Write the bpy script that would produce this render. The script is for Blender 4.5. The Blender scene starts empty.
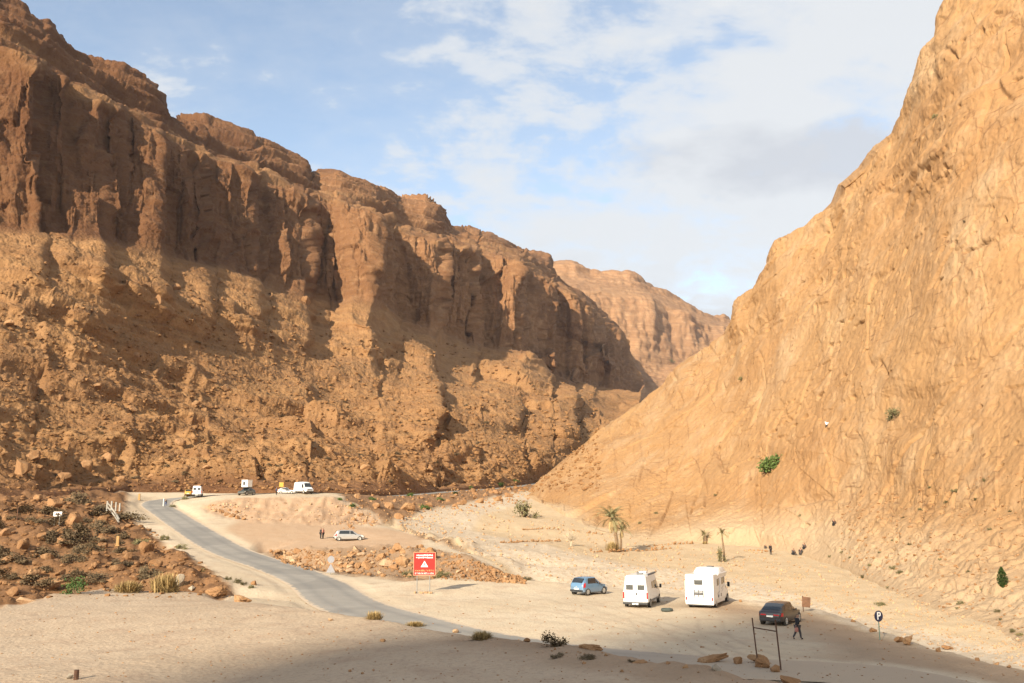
import bpy, bmesh, math, random
import numpy as np
from mathutils import Vector, Matrix, geometry
from mathutils.bvhtree import BVHTree

rnd = random.Random(7)
S = bpy.context.scene
COL = S.collection
R = math.radians

# ------------------------------------------------------------------ camera
F_PX, YH, ZC = 900.0, 508.0, 7.3
PITCH = math.atan((YH - 341.5) / F_PX)
CAM = Vector((0, 0, ZC))
cam = bpy.data.objects.new('camera', bpy.data.cameras.new('camera'))
COL.objects.link(cam)
cam.location = CAM
cam.rotation_euler = (math.pi / 2 + PITCH, 0, 0)
cam.data.sensor_width = 36.0
cam.data.lens = 36.0 * F_PX / 1024.0
cam.data.clip_start = 0.3
cam.data.clip_end = 20000
S.camera = cam
cp, sp = math.cos(PITCH), math.sin(PITCH)


def raydir(px, py):
    u = (np.asarray(px, float) - 512.0) / F_PX
    v = (341.5 - np.asarray(py, float)) / F_PX
    return u, cp - v * sp, sp + v * cp


def at(px, py, Y):
    """world point seen at a photo position, a given distance down the valley"""
    dx, dy, dz = raydir(px, py)
    k = np.asarray(Y, float) / dy
    return dx * k, dy * k, ZC + dz * k


def at_z(px, py, z):
    dx, dy, dz = raydir(px, py)
    k = (z - ZC) / dz
    return float(dx * k), float(dy * k), float(z)


# ------------------------------------------------------------------ noise
_rs = np.random.RandomState(11)
_PERM = np.concatenate([_rs.permutation(256)] * 3).astype(np.int32)
_g = _rs.normal(size=(256, 3)); _g /= np.linalg.norm(_g, axis=1)[:, None]
_G = _g.astype(np.float32)


def perlin(x, y, z):
    x, y, z = np.broadcast_arrays(np.asarray(x, np.float32), np.asarray(y, np.float32), np.asarray(z, np.float32))
    xi = np.floor(x).astype(np.int32); yi = np.floor(y).astype(np.int32); zi = np.floor(z).astype(np.int32)
    xf, yf, zf = x - xi, y - yi, z - zi
    xi &= 255; yi &= 255; zi &= 255
    u = xf * xf * xf * (xf * (xf * 6 - 15) + 10)
    v = yf * yf * yf * (yf * (yf * 6 - 15) + 10)
    w = zf * zf * zf * (zf * (zf * 6 - 15) + 10)
    out = 0
    for dx in (0, 1):
        wx = u if dx else 1 - u
        hx = _PERM[xi + dx]
        for dy in (0, 1):
            wy = v if dy else 1 - v
            hy = _PERM[hx + yi + dy]
            for dz in (0, 1):
                wz = w if dz else 1 - w
                g = _G[_PERM[hy + zi + dz]]
                out = out + wx * wy * wz * (g[..., 0] * (xf - dx) + g[..., 1] * (yf - dy) + g[..., 2] * (zf - dz))
    return out * 1.5


def fbm(x, y, z, octs=4, gain=.5):
    s, a = 0, 1.0
    for i in range(octs):
        s = s + a * perlin(x + 17.3 * i, y - 9.1 * i, z + 4.7 * i)
        x, y, z = x * 2.03, y * 2.03, z * 2.03
        a *= gain
    return s


def billow(x, y, z, octs=3, gain=.5):
    s, a = 0, 1.0
    for i in range(octs):
        s = s + a * np.abs(perlin(x + 31.7 * i, y + 8.3 * i, z - 5.9 * i))
        x, y, z = x * 2.07, y * 2.07, z * 2.07
        a *= gain
    return s


def hash2(i, j, k=0):
    h = (i.astype(np.int64) * 374761393 + j.astype(np.int64) * 668265263 + k * 1274126177) & 0x7fffffff
    h = ((h ^ (h >> 13)) * 1274126177) & 0x7fffffff
    return ((h ^ (h >> 16)) & 0xffff) / 65535.0


def blocks(a, z, w, h, k=0):
    """jointed rock: each block of a rough w x h lattice stands a little in or out"""
    a = a / w + .7 * perlin(a / (w * 2.6), z / (h * 2.2), k + .5) + .35 * perlin(a / (w * .9), z / (h * .8), k + 3.5)
    ia = np.floor(a)
    zz = z / h + hash2(ia, ia * 0, k) + .5 * perlin(a / 2.3, z / (h * 1.7), k + 7.5)
    return hash2(ia, np.floor(zz), k + 1) - .5


def smooth(a, b, x):
    t = np.clip((x - a) / (b - a), 0, 1)
    return t * t * (3 - 2 * t)


# ------------------------------------------------------------------ object helpers
def link(o, parent=None):
    COL.objects.link(o)
    if parent is not None:
        o.parent = parent
    return o


def tag(o, label=None, cat=None, group=None, kind=None):
    if label: o['label'] = label
    if cat: o['category'] = cat
    if group: o['group'] = group
    if kind: o['kind'] = kind
    return o


def thing(name, label, cat, loc=(0, 0, 0), rotz=0, group=None, scale=1.0):
    o = bpy.data.objects.new(name, None)
    o.empty_display_size = .3
    link(o)
    o.location = loc
    o.rotation_euler = (0, 0, rotz)
    o.scale = (scale,) * 3
    return tag(o, label, cat, group)


def grid_mesh(name, P, mat, smooth_shade=True, attrs=None):
    """P: rows x cols x 3 -> mesh object"""
    r, c = P.shape[:2]
    me = bpy.data.meshes.new(name)
    n = r * c
    idx = np.arange(n, dtype=np.int32).reshape(r, c)
    q = np.stack([idx[:-1, :-1], idx[:-1, 1:], idx[1:, 1:], idx[1:, :-1]], -1).reshape(-1)
    nf = (r - 1) * (c - 1)
    me.vertices.add(n)
    me.vertices.foreach_set('co', P.reshape(-1).astype(np.float32))
    me.loops.add(nf * 4)
    me.loops.foreach_set('vertex_index', q)
    me.polygons.add(nf)
    me.polygons.foreach_set('loop_start', np.arange(0, nf * 4, 4, dtype=np.int32))
    me.polygons.foreach_set('loop_total', np.full(nf, 4, np.int32))
    me.polygons.foreach_set('use_smooth', np.full(nf, smooth_shade, bool))
    for k, v in (attrs or {}).items():
        a = me.attributes.new(k, 'FLOAT', 'POINT')
        a.data.foreach_set('value', v.reshape(-1).astype(np.float32))
    me.update(calc_edges=True)
    me.materials.append(mat)
    return link(bpy.data.objects.new(name, me))


class MB:
    """collects shapes for ONE mesh"""
    def __init__(s):
        s.v, s.f, s.m = [], [], []

    def add(s, verts, faces, mi=0):
        o = len(s.v)
        s.v += [tuple(p) for p in verts]
        s.f += [tuple(i + o for i in f) for f in faces]
        s.m += [mi] * len(faces)
        return s

    def box(s, cx, cy, cz, sx, sy, sz, bev=0, M=None, mi=0):
        bm = bmesh.new()
        bmesh.ops.create_cube(bm, size=1)
        for v in bm.verts:
            v.co = Vector((v.co.x * sx, v.co.y * sy, v.co.z * sz))
        if bev:
            bmesh.ops.bevel(bm, geom=list(bm.edges), offset=bev, segments=2, affect='EDGES', profile=.6)
        T = Matrix.Translation((cx, cy, cz))
        if M is not None: T = T @ M
        bm.verts.index_update()
        s.add([T @ v.co for v in bm.verts], [[v.index for v in f.verts] for f in bm.faces], mi)
        bm.free()
        return s

    def tube(s, pts, rads, n=8, cap=True, mi=0):
        pts = [Vector(p) for p in pts]
        if not hasattr(rads, '__len__'): rads = [rads] * len(pts)
        vs, fs = [], []
        a = None
        for i, p in enumerate(pts):
            t = (pts[min(i + 1, len(pts) - 1)] - pts[max(i - 1, 0)]).normalized()
            if a is None:
                a = t.orthogonal().normalized()
            else:
                a = (a - t * a.dot(t)).normalized()
            b = t.cross(a)
            for k in range(n):
                w = 2 * math.pi * k / n
                vs.append(p + (a * math.cos(w) + b * math.sin(w)) * rads[i])
        for i in range(len(pts) - 1):
            for k in range(n):
                k2 = (k + 1) % n
                fs.append((i * n + k, i * n + k2, (i + 1) * n + k2, (i + 1) * n + k))
        if cap:
            fs.append(tuple(range(n - 1, -1, -1)))
            fs.append(tuple((len(pts) - 1) * n + k for k in range(n)))
        return s.add(vs, fs, mi)

    def lathe(s, c, axis, prof, n=20, mi=0):
        """prof: (radius, offset along axis)"""
        ax = Vector(axis).normalized(); a = ax.orthogonal().normalized(); b = ax.cross(a); c = Vector(c)
        vs, fs = [], []
        for r, h in prof:
            for k in range(n):
                w = 2 * math.pi * k / n
                vs.append(c + ax * h + (a * math.cos(w) + b * math.sin(w)) * r)
        for i in range(len(prof) - 1):
            for k in range(n):
                k2 = (k + 1) % n
                fs.append((i * n + k, i * n + k2, (i + 1) * n + k2, (i + 1) * n + k))
        return s.add(vs, fs, mi)

    def quad(s, a, b, c, d, mi=0):
        return s.add([a, b, c, d], [(0, 1, 2, 3)], mi)

    def build(s, name, mat, parent=None, sm=False, loc=None):
        me = bpy.data.meshes.new(name)
        me.from_pydata(s.v, [], s.f)
        mats = mat if isinstance(mat, (list, tuple)) else [mat]
        for m in mats: me.materials.append(m)
        if len(mats) > 1: me.polygons.foreach_set('material_index', s.m)
        if sm: me.polygons.foreach_set('use_smooth', [True] * len(me.polygons))
        me.validate()
        me.update()
        o = bpy.data.objects.new(name, me)
        link(o, parent)
        if loc is not None: o.location = loc
        return o


# ------------------------------------------------------------------ materials
def new_mat(name):
    m = bpy.data.materials.new(name)
    m.use_nodes = True
    nt = m.node_tree
    return m, nt, nt.nodes['Principled BSDF']


class NT:
    def __init__(s, nt): s.nt = nt
    def n(s, t, **kw):
        o = s.nt.nodes.new(t)
        for k, v in kw.items():
            if k.startswith('_'): setattr(o, k[1:], v)
        return o
    def l(s, a, b): s.nt.links.new(a, b)
    def math(s, op, a, b=None, c=None, clamp=False):
        o = s.nt.nodes.new('ShaderNodeMath'); o.operation = op; o.use_clamp = clamp
        for i, x in enumerate((a, b, c)):
            if x is None: continue
            if isinstance(x, (int, float)): o.inputs[i].default_value = x
            else: s.l(x, o.inputs[i])
        return o.outputs[0]
    def mapping(s, vec, scale=(1, 1, 1), rot=(0, 0, 0)):
        o = s.nt.nodes.new('ShaderNodeMapping'); s.l(vec, o.inputs['Vector'])
        o.inputs['Scale'].default_value = scale; o.inputs['Rotation'].default_value = rot
        return o.outputs[0]
    def noise(s, vec, scale, detail=4, rough=.55, dist=0):
        o = s.nt.nodes.new('ShaderNodeTexNoise')
        if vec is not None: s.l(vec, o.inputs['Vector'])
        o.inputs['Scale'].default_value = scale; o.inputs['Detail'].default_value = detail
        o.inputs['Roughness'].default_value = rough; o.inputs['Distortion'].default_value = dist
        return o.outputs['Fac']
    def voro(s, vec, scale, feat='F1', out='Distance'):
        o = s.nt.nodes.new('ShaderNodeTexVoronoi'); o.feature = feat
        if vec is not None: s.l(vec, o.inputs['Vector'])
        o.inputs['Scale'].default_value = scale
        return o.outputs[out]
    def ramp(s, fac, stops, interp='LINEAR'):
        o = s.nt.nodes.new('ShaderNodeValToRGB'); o.color_ramp.interpolation = interp
        e = o.color_ramp.elements
        while len(e) < len(stops): e.new(.5)
        for i, (p, c) in enumerate(stops):
            e[i].position = p
            e[i].color = (*c, 1) if hasattr(c, '__len__') else (c, c, c, 1)
        s.l(fac, o.inputs[0])
        return o.outputs[0]
    def mix(s, fac, a, b, mode='MIX'):
        o = s.nt.nodes.new('ShaderNodeMix'); o.data_type = 'RGBA'; o.blend_type = mode
        for sock, x in ((o.inputs[0], fac), (o.inputs[6], a), (o.inputs[7], b)):
            if isinstance(x, (int, float)): sock.default_value = x
            elif isinstance(x, tuple): sock.default_value = (*x, 1)
            else: s.l(x, sock)
        return o.outputs[2]
    def bump(s, h, strength, dist, normal=None):
        o = s.nt.nodes.new('ShaderNodeBump'); s.l(h, o.inputs['Height'])
        o.inputs['Strength'].default_value = strength; o.inputs['Distance'].default_value = dist
        if normal is not None: s.l(normal, o.inputs['Normal'])
        return o.outputs[0]
    def pos(s):
        return s.nt.nodes.new('ShaderNodeNewGeometry').outputs['Position']
    def attr(s, name):
        o = s.nt.nodes.new('ShaderNodeAttribute'); o.attribute_name = name
        return o.outputs['Fac']


def rock_mat(name, base, dark, pale, stain, sc=1.0, strata=.35, streak=.0, bumpd=.35, scree=None, dusty=False):
    m, nt, b = new_mat(name); T = NT(nt)
    p = T.pos()
    big = T.noise(p, .018 * sc, 5, .6)
    mid = T.noise(p, .16 * sc, 6, .62)
    fine = T.noise(p, 1.1 * sc, 6, .65)
    col = T.mix(T.ramp(big, [(.32, 0), (.68, 1)]), dark, base)
    col = T.mix(T.ramp(mid, [(.5, 0), (.78, 1)]), col, pale)
    col = T.mix(T.math('MULTIPLY', T.ramp(fine, [(.55, 0), (.72, 1)]), .45), col, stain)
    # beds of slightly different stone
    warp = T.n('ShaderNodeVectorMath', _operation='ADD')
    wn = T.nt.nodes.new('ShaderNodeTexNoise'); T.l(p, wn.inputs['Vector']); wn.inputs['Scale'].default_value = .02
    T.l(T.mapping(p, (.012, .012, .30)), warp.inputs[0])
    T.l(T.mapping(wn.outputs['Color'], (1.2, 1.2, 1.6)), warp.inputs[1])
    st = T.noise(warp.outputs[0], 1.0, 3, .6)
    col = T.mix(T.math('MULTIPLY', T.ramp(st, [(.45, 0), (.62, 1)]), strata), col, stain)
    if streak:
        if dusty:
            sz = nt.nodes.new('ShaderNodeSeparateXYZ'); T.l(p, sz.inputs[0])
            fv = nt.nodes.new('ShaderNodeCombineXYZ'); T.l(T.attr('along'), fv.inputs[0]); T.l(sz.outputs['Z'], fv.inputs[2])
            face_v = fv.outputs[0]
        else:
            face_v = p
        sk = T.noise(T.mapping(face_v, (.30, .30, .012)), 1.0, 5, .65)
        area = T.ramp(T.noise(p, .022, 2, .5), [(.5, 0), (.62, 1)])
        col = T.mix(T.math('MULTIPLY', T.math('MULTIPLY', T.ramp(sk, [(.55, 0), (.7, 1)]), area), streak), col, (.11, .055, .03))
    if dusty:
        # pale grey lime patches, fine upright stains, pits and hairline cracks
        lime = T.ramp(T.noise(T.mapping(p, (.05, .05, .03)), 1.0, 5, .65), [(.52, 0), (.68, 1)])
        col = T.mix(T.math('MULTIPLY', lime, .4), col, (.40, .31, .205))
        fs = T.noise(T.mapping(face_v, (.8, 1.1, .035)), 1.0, 4, .65)
        col = T.mix(T.math('MULTIPLY', T.ramp(fs, [(.54, 0), (.7, 1)]), .35), col, (.235, .14, .075))
        wv = nt.nodes.new('ShaderNodeVectorMath'); wv.operation = 'ADD'
        nz = nt.nodes.new('ShaderNodeTexNoise'); T.l(p, nz.inputs['Vector']); nz.inputs['Scale'].default_value = .35; nz.inputs['Detail'].default_value = 5
        T.l(T.mapping(face_v, (.17, .1, .06), (0, .35, 0)), wv.inputs[0]); T.l(T.mapping(nz.outputs['Color'], (.22, .22, .22)), wv.inputs[1])
        ck = T.voro(wv.outputs[0], 1.0, 'DISTANCE_TO_EDGE')
        ckm = T.math('MULTIPLY', T.ramp(ck, [(.004, 1), (.022, 0)]), T.ramp(T.noise(p, .09, 3, .6), [(.46, 0), (.6, 1)]))
        col = T.mix(T.math('MULTIPLY', ckm, .5), col, (.14, .07, .033))
        hl = T.noise(T.mapping(face_v, (.22, 1, 1.9), (0, .18, 0)), 1.0, 4, .6)
        col = T.mix(T.math('MULTIPLY', T.math('MULTIPLY', T.ramp(hl, [(.60, 0), (.66, 1)]), T.ramp(T.noise(p, .05, 3, .6), [(.42, 0), (.58, 1)])), .6), col, (.15, .08, .04))
        pits = T.ramp(T.voro(T.mapping(p, (1, 1, .8)), .55), [(.10, 1), (.17, 0)])
        pm = T.math('MULTIPLY', pits, T.ramp(T.noise(p, .12, 3, .6), [(.5, 0), (.62, 1)]))
        col = T.mix(T.math('MULTIPLY', pm, .8), col, (.12, .06, .028))
        col = T.mix(T.math('MULTIPLY', T.attr('dust'), .8), col, (.395, .295, .19))
    if scree:
        col = T.mix(T.attr('cliff_shade'), col, T.mix(.62, col, (.07, .027, .011)))  # painted shade: rock colour pulled towards near black by the mask
        sc_col = T.mix(T.ramp(mid, [(.3, 0), (.7, 1)]), scree[0], scree[1])
        sc_col = T.mix(T.math('MULTIPLY', T.ramp(fine, [(.52, 0), (.7, 1)]), .6), sc_col, scree[2])
        col = T.mix(T.math('MULTIPLY', T.attr('scree'), T.ramp(st, [(.42, .55), (.6, 1)])), col, sc_col)
    T.l(col, b.inputs['Base Color'])
    b.inputs['Roughness'].default_value = .95
    b.inputs['Specular IOR Level'].default_value = .15
    bb = T.math('ADD', T.math('MULTIPLY', T.noise(p, .55 * sc, 8, .68), 1.0), T.math('MULTIPLY', T.voro(p, .9 * sc), .35))
    nrm = T.bump(bb, .9, bumpd * 2.2)
    T.l(nrm, b.inputs['Normal'])
    return m


M = {}
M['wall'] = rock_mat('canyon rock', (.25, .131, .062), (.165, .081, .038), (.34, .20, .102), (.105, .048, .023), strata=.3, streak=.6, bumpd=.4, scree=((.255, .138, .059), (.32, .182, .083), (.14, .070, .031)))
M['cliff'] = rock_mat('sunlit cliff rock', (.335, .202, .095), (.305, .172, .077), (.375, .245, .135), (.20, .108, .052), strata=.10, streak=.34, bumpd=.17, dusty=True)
M['far'] = rock_mat('far mesa rock', (.345, .20, .104), (.25, .138, .072), (.41, .26, .148), (.19, .104, .056), sc=.5, strata=.5, streak=.3, bumpd=.9)
M['boulder'] = rock_mat('boulder', (.325, .185, .09), (.25, .135, .064), (.40, .26, .14), (.17, .09, .045), sc=5, strata=.1, bumpd=.04)
M['boulder_pale'] = rock_mat('pale boulder', (.42, .28, .165), (.35, .22, .125), (.48, .36, .235), (.26, .16, .09), sc=5, strata=.1, bumpd=.04)
M['boulder_shaded'] = rock_mat('shaded boulder', (.255, .138, .064), (.19, .10, .046), (.34, .21, .11), (.13, .065, .032), sc=5, strata=.1, bumpd=.05)  # boulder rock in a darker copy, gully shade put into the colour
M['talus_rock'] = rock_mat('talus rock', (.262, .143, .062), (.19, .10, .044), (.32, .185, .088), (.12, .06, .028), sc=3, strata=.1, bumpd=.05)
M['boulder_grey'] = rock_mat('grey boulder', (.36, .31, .24), (.28, .23, .17), (.46, .40, .32), (.20, .16, .12), sc=5, strata=.1, bumpd=.04)


def ground_mat():
    m, nt, b = new_mat('desert ground'); T = NT(nt)
    p = T.pos()
    big = T.noise(p, .06, 5, .6)
    mid = T.noise(p, .5, 6, .65)
    fine = T.noise(p, 5.0, 5, .7)
    sand = T.mix(T.ramp(big, [(.35, 0), (.65, 1)]), (.475, .385, .268), (.54, .455, .335))
    sand = T.mix(T.math('MULTIPLY', T.ramp(mid, [(.48, 0), (.68, 1)]), .7), sand, (.43, .32, .225))
    sand = T.mix(T.math('MULTIPLY', T.ramp(fine, [(.56, 0), (.72, 1)]), .5), sand, (.30, .205, .13))
    earth = T.mix(T.ramp(mid, [(.3, 0), (.7, 1)]), (.155, .082, .039), (.24, .13, .063))  # earth kept extra dark, standing in for shadows between the gully boulders
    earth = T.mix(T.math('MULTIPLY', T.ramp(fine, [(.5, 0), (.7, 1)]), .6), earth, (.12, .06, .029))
    bank = T.mix(T.ramp(mid, [(.3, 0), (.7, 1)]), (.395, .25, .15), (.45, .32, .21))
    gvc = T.voro(p, 2.2, out='Color')
    gv = T.mix(T.math('MULTIPLY', T.ramp(gvc, [(.2, 0), (.9, 1)]), .8), (.52, .44, .335), (.37, .29, .2))
    bed = T.mix(T.ramp(mid, [(.35, 0), (.7, 1)]), (.455, .345, .215), (.50, .395, .265))
    tan = T.mix(T.ramp(big, [(.35, 0), (.65, 1)]), (.385, .292, .20), (.445, .35, .25))
    tan = T.mix(T.math('MULTIPLY', T.ramp(mid, [(.5, 0), (.72, 1)]), .6), tan, (.30, .205, .14))
    tan = T.mix(T.math('MULTIPLY', T.ramp(fine, [(.5, 0), (.7, 1)]), .55), tan, (.235, .165, .115))
    sand = T.mix(T.attr('fore'), sand, tan)
    sand = T.mix(T.math('MULTIPLY', T.attr('track'), .6), sand, (.33, .265, .195))
    sand = T.mix(T.math('MULTIPLY', T.attr('brown'), .8), sand, T.mix(T.ramp(mid, [(.3, 0), (.7, 1)]), (.25, .165, .10), (.335, .235, .155)))
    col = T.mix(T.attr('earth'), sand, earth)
    col = T.mix(T.attr('bank'), col, bank)
    col = T.mix(T.attr('bed'), col, bed)
    col = T.mix(T.attr('gravel'), col, gv)
    T.l(col, b.inputs['Base Color'])
    b.inputs['Roughness'].default_value = .97
    b.inputs['Specular IOR Level'].default_value = .1
    h = T.math('ADD', T.noise(p, 3.0, 8, .7), T.math('MULTIPLY', T.voro(p, 5.0), .5))
    T.l(T.bump(h, .55, .10), b.inputs['Normal'])
    return m


M['ground'] = ground_mat()


def road_mat():
    m, nt, b = new_mat('worn asphalt'); T = NT(nt)
    p = T.pos()
    n1 = T.noise(p, .35, 5, .6); n2 = T.noise(p, 9, 3, .6)
    col = T.mix(T.ramp(n1, [(.3, 0), (.7, 1)]), (.235, .22, .19), (.31, .288, .25))
    col = T.mix(T.math('MULTIPLY', n2, .3), col, (.33, .32, .30))
    pt = T.ramp(T.noise(p, .09, 2, .4), [(.5, 0), (.53, 1)])
    col = T.mix(T.math('MULTIPLY', pt, .3), col, (.13, .128, .122))
    n1e = T.noise(p, 1.6, 4, .65)
    # wheel tracks darker, dusty edges: 'across' runs 0..1 over the width
    a = T.attr('across')
    tr = T.ramp(a, [(0, 0), (.18, .1), (.28, 1), (.38, .2), (.6, .2), (.72, 1), (.84, .1), (1, 0)])
    col = T.mix(T.math('MULTIPLY', tr, .35), col, (.125, .125, .125))
    dust = T.ramp(T.math('ADD', T.math('ABSOLUTE', T.math('SUBTRACT', a, .5)), T.math('MULTIPLY', T.math('SUBTRACT', n1e, .5), .26)), [(.42, 0), (.47, 1)])
    col = T.mix(dust, col, (.50, .40, .29))
    col = T.mix(T.math('MULTIPLY', T.attr('dusty'), T.ramp(n1, [(.3, .9), (.6, 1)])), col, (.385, .305, .218))
    T.l(col, b.inputs['Base Color'])
    b.inputs['Roughness'].default_value = .85
    b.inputs['Specular IOR Level'].default_value = .25
    T.l(T.bump(n2, .3, .02), b.inputs['Normal'])
    return m


M['road'] = road_mat()


def simple(name, col, rough=.6, metal=0, var=.12, scale=6, coat=0):
    m, nt, b = new_mat(name); T = NT(nt)
    tc = nt.nodes.new('ShaderNodeTexCoord').outputs['Object']
    n = T.noise(tc, scale, 4, .6)
    d = tuple(c * (1 - var) for c in col); e = tuple(min(1, c * (1 + var * .6)) for c in col)
    T.l(T.mix(T.ramp(n, [(.3, 0), (.7, 1)]), d, e), b.inputs['Base Color'])
    b.inputs['Roughness'].default_value = rough
    b.inputs['Metallic'].default_value = metal
    if coat:
        b.inputs['Coat Weight'].default_value = coat
        b.inputs['Coat Roughness'].default_value = .12
    return m


def paint(name, col, rough=.35, metal=0.0, dust=.35):
    """vehicle paint with road dust gathering towards the sills"""
    m, nt, b = new_mat(name); T = NT(nt)
    tc = nt.nodes.new('ShaderNodeTexCoord').outputs['Object']
    sep = nt.nodes.new('ShaderNodeSeparateXYZ'); T.l(tc, sep.inputs[0])
    n = T.noise(tc, 3, 5, .65)
    low = T.ramp(T.math('ADD', sep.outputs['Z'], T.math('MULTIPLY', n, .5)), [(.45, 1), (1.0, .12)])
    T.l(T.mix(T.math('MULTIPLY', low, dust), col, (.42, .33, .24)), b.inputs['Base Color'])
    T.l(T.math('ADD', T.math('MULTIPLY', low, .35), rough, clamp=True), b.inputs['Roughness'])
    b.inputs['Metallic'].default_value = metal
    b.inputs['Coat Weight'].default_value = .5
    b.inputs['Coat Roughness'].default_value = .08
    return m


M['white'] = paint('white van paint', (.72, .72, .71), dust=.3)
M['blue'] = paint('light blue car paint', (.11, .23, .37), metal=.25, dust=.3)
M['black'] = paint('dark brown black car paint', (.016, .013, .014), metal=0, dust=.07)
M['silver'] = paint('silver car paint', (.42, .42, .41), metal=.5, dust=.25)
M['green'] = paint('dark green car paint', (.035, .05, .045), dust=.3)
M['yellow'] = paint('yellow car paint', (.48, .27, .025), dust=.1)
M['glass'] = simple('tinted glass', (.02, .025, .03), .07, var=.05, coat=.3)
M['glass_grey'] = simple('grey acrylic window', (.075, .078, .075), .2, var=.1)
M['plastic'] = simple('black plastic', (.025, .025, .026), .55)
M['grey_plastic'] = simple('grey plastic', (.14, .14, .14), .6)
M['tyre'] = simple('dusty tyre', (.05, .045, .04), .9, var=.3, scale=9)
M['rim'] = simple('alloy rim', (.52, .50, .46), .4, .5)
M['red_light'] = simple('red lamp lens', (.45, .02, .02), .25)
M['clear_light'] = simple('clear lamp lens', (.75, .75, .72), .2)
M['plate'] = simple('number plate', (.75, .75, .70), .5, var=.05)
M['graphic'] = simple('grey vehicle graphic', (.36, .35, .34), .5)
M['canvas'] = simple('white tent canvas', (.80, .79, .76), .9, var=.06)
M['rust'] = simple('rusty steel', (.11, .055, .032), .85, .2, var=.45, scale=8)
M['galv'] = simple('galvanised steel', (.24, .245, .24), .6, .4)
M['sign_red'] = simple('red sign face', (.38, .013, .008), .7, var=.1, scale=2)
M['sign_white'] = simple('white sign lettering', (.80, .78, .74), .6, var=.06)
M['sign_orange'] = simple('orange sign lettering', (.80, .40, .16), .6, var=.06)
M['sign_navy'] = simple('navy sign face', (.012, .016, .05), .45)
M['sign_back'] = simple('grey sign back', (.27, .27, .29), .6, .2)
M['post_green'] = simple('grey green post', (.14, .20, .15), .7)
M['wood'] = simple('weathered brown board', (.17, .085, .045), .85, var=.35, scale=5)
M['concrete'] = simple('white washed concrete', (.32, .30, .26), .9, var=.2, scale=4)
M['ochre'] = simple('ochre marker stone', (.36, .215, .085), .9, var=.2)
M['skin'] = simple('skin', (.30, .16, .10), .6)
M['cloth_black'] = simple('black cloth', (.015, .015, .018), .9, var=.3)
M['cloth_grey'] = simple('dark grey cloth', (.06, .055, .055), .9, var=.3)
M['cloth_pink'] = simple('dusty pink cloth', (.40, .17, .13), .9, var=.2)
M['cloth_white'] = simple('white cloth', (.70, .70, .72), .9, var=.1)
M['cloth_blue'] = simple('blue cloth', (.07, .10, .20), .9, var=.2)
M['cloth_red'] = simple('red cloth', (.42, .06, .05), .9, var=.2)
M['hair'] = simple('dark hair', (.012, .009, .008), .7)
M['tyre_green'] = simple('weathered dark tyre', (.055, .065, .055), .9, var=.3)


def leaf_mat(name, a, b2):
    m, nt, b = new_mat(name); T = NT(nt)
    oi = nt.nodes.new('ShaderNodeNewGeometry')
    n = T.noise(oi.outputs['Position'], 2.5, 3, .6)
    f = T.math('ADD', T.math('MULTIPLY', oi.outputs['Random Per Island'], .6), T.math('MULTIPLY', n, .4))
    T.l(T.mix(f, a, b2), b.inputs['Base Color'])
    b.inputs['Roughness'].default_value = .8
    b.inputs['Specular IOR Level'].default_value = .2
    return m


M['leaf_green'] = leaf_mat('green shrub leaves', (.045, .085, .02), (.12, .16, .045))
M['leaf_bright'] = leaf_mat('fresh green leaves', (.035, .075, .02), (.09, .135, .04))
M['leaf_olive'] = leaf_mat('olive shrub leaves', (.12, .11, .05), (.21, .185, .09))
M['leaf_dry'] = leaf_mat('dry straw tuft', (.27, .18, .075), (.42, .31, .14))
M['leaf_brown'] = leaf_mat('dark dry twigs', (.10, .075, .045), (.20, .15, .085))
M['leaf_scrub'] = leaf_mat('dark dry scrub', (.085, .058, .032), (.16, .115, .062))
M['twig_pale'] = leaf_mat('pale bare twigs', (.40, .33, .24), (.52, .44, .33))
M['palm_leaf'] = leaf_mat('palm fronds', (.17, .155, .07), (.33, .29, .15))
M['palm_dead'] = leaf_mat('dead palm fronds', (.33, .23, .10), (.45, .34, .18))
M['bark'] = simple('bark', (.20, .135, .08), .95, var=.4, scale=6)

# ------------------------------------------------------------------ ground: breaklines as the photo shows them
PTS, EDG = [], []


def line(pts, z=False, n=1, closed=False):
    w = []
    for p in pts:
        w.append(at_z(*p) if z else tuple(float(t) for t in at(*p)))
    return wline(w)


def wline(w):
    i0 = len(PTS)
    for i, p in enumerate(w):
        PTS.append(p)
        if i: EDG.append((i0 + i - 1, i0 + i))
    return w


# road: inner (far/right) edge, its other edge 7.3 m off
inner = [at_z(1060, 705, -.1), at_z(900, 668, -.05), at_z(720, 657, 0), at_z(610, 648, 0), at_z(545, 640, 0), at_z(502, 633, 0),
         at_z(469, 626, 0), at_z(438, 618, 0), at_z(396, 607, 0), at_z(371, 597, 0), at_z(347, 583, .2), at_z(311, 569, .8),
         at_z(251, 550, 2.0), at_z(210, 528, 4.3)]
inner += [tuple(float(t) for t in at(*p)) for p in
          [(186, 514, 160), (172, 505, 178), (180, 499.5, 187), (215, 495.3, 193), (260, 493.5, 196), (320, 492.5, 200),
           (360, 494, 214), (400, 496, 238), (460, 491.5, 288), (520, 487, 348), (560, 480, 420)]]


def resample(w, step):
    w = [Vector(p) for p in w]
    # Catmull-Rom, then even steps
    out = []
    for i in range(len(w) - 1):
        p0, p1, p2, p3 = w[max(i - 1, 0)], w[i], w[i + 1], w[min(i + 2, len(w) - 1)]
        n = max(2, int((p2 - p1).length / step))
        for k in range(n):
            t = k / n
            out.append(.5 * ((2 * p1) + (p2 - p0) * t + (2 * p0 - 5 * p1 + 4 * p2 - p3) * t * t + (3 * p1 - p0 - 3 * p2 + p3) * t ** 3))
    out.append(w[-1])
    return out


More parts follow.
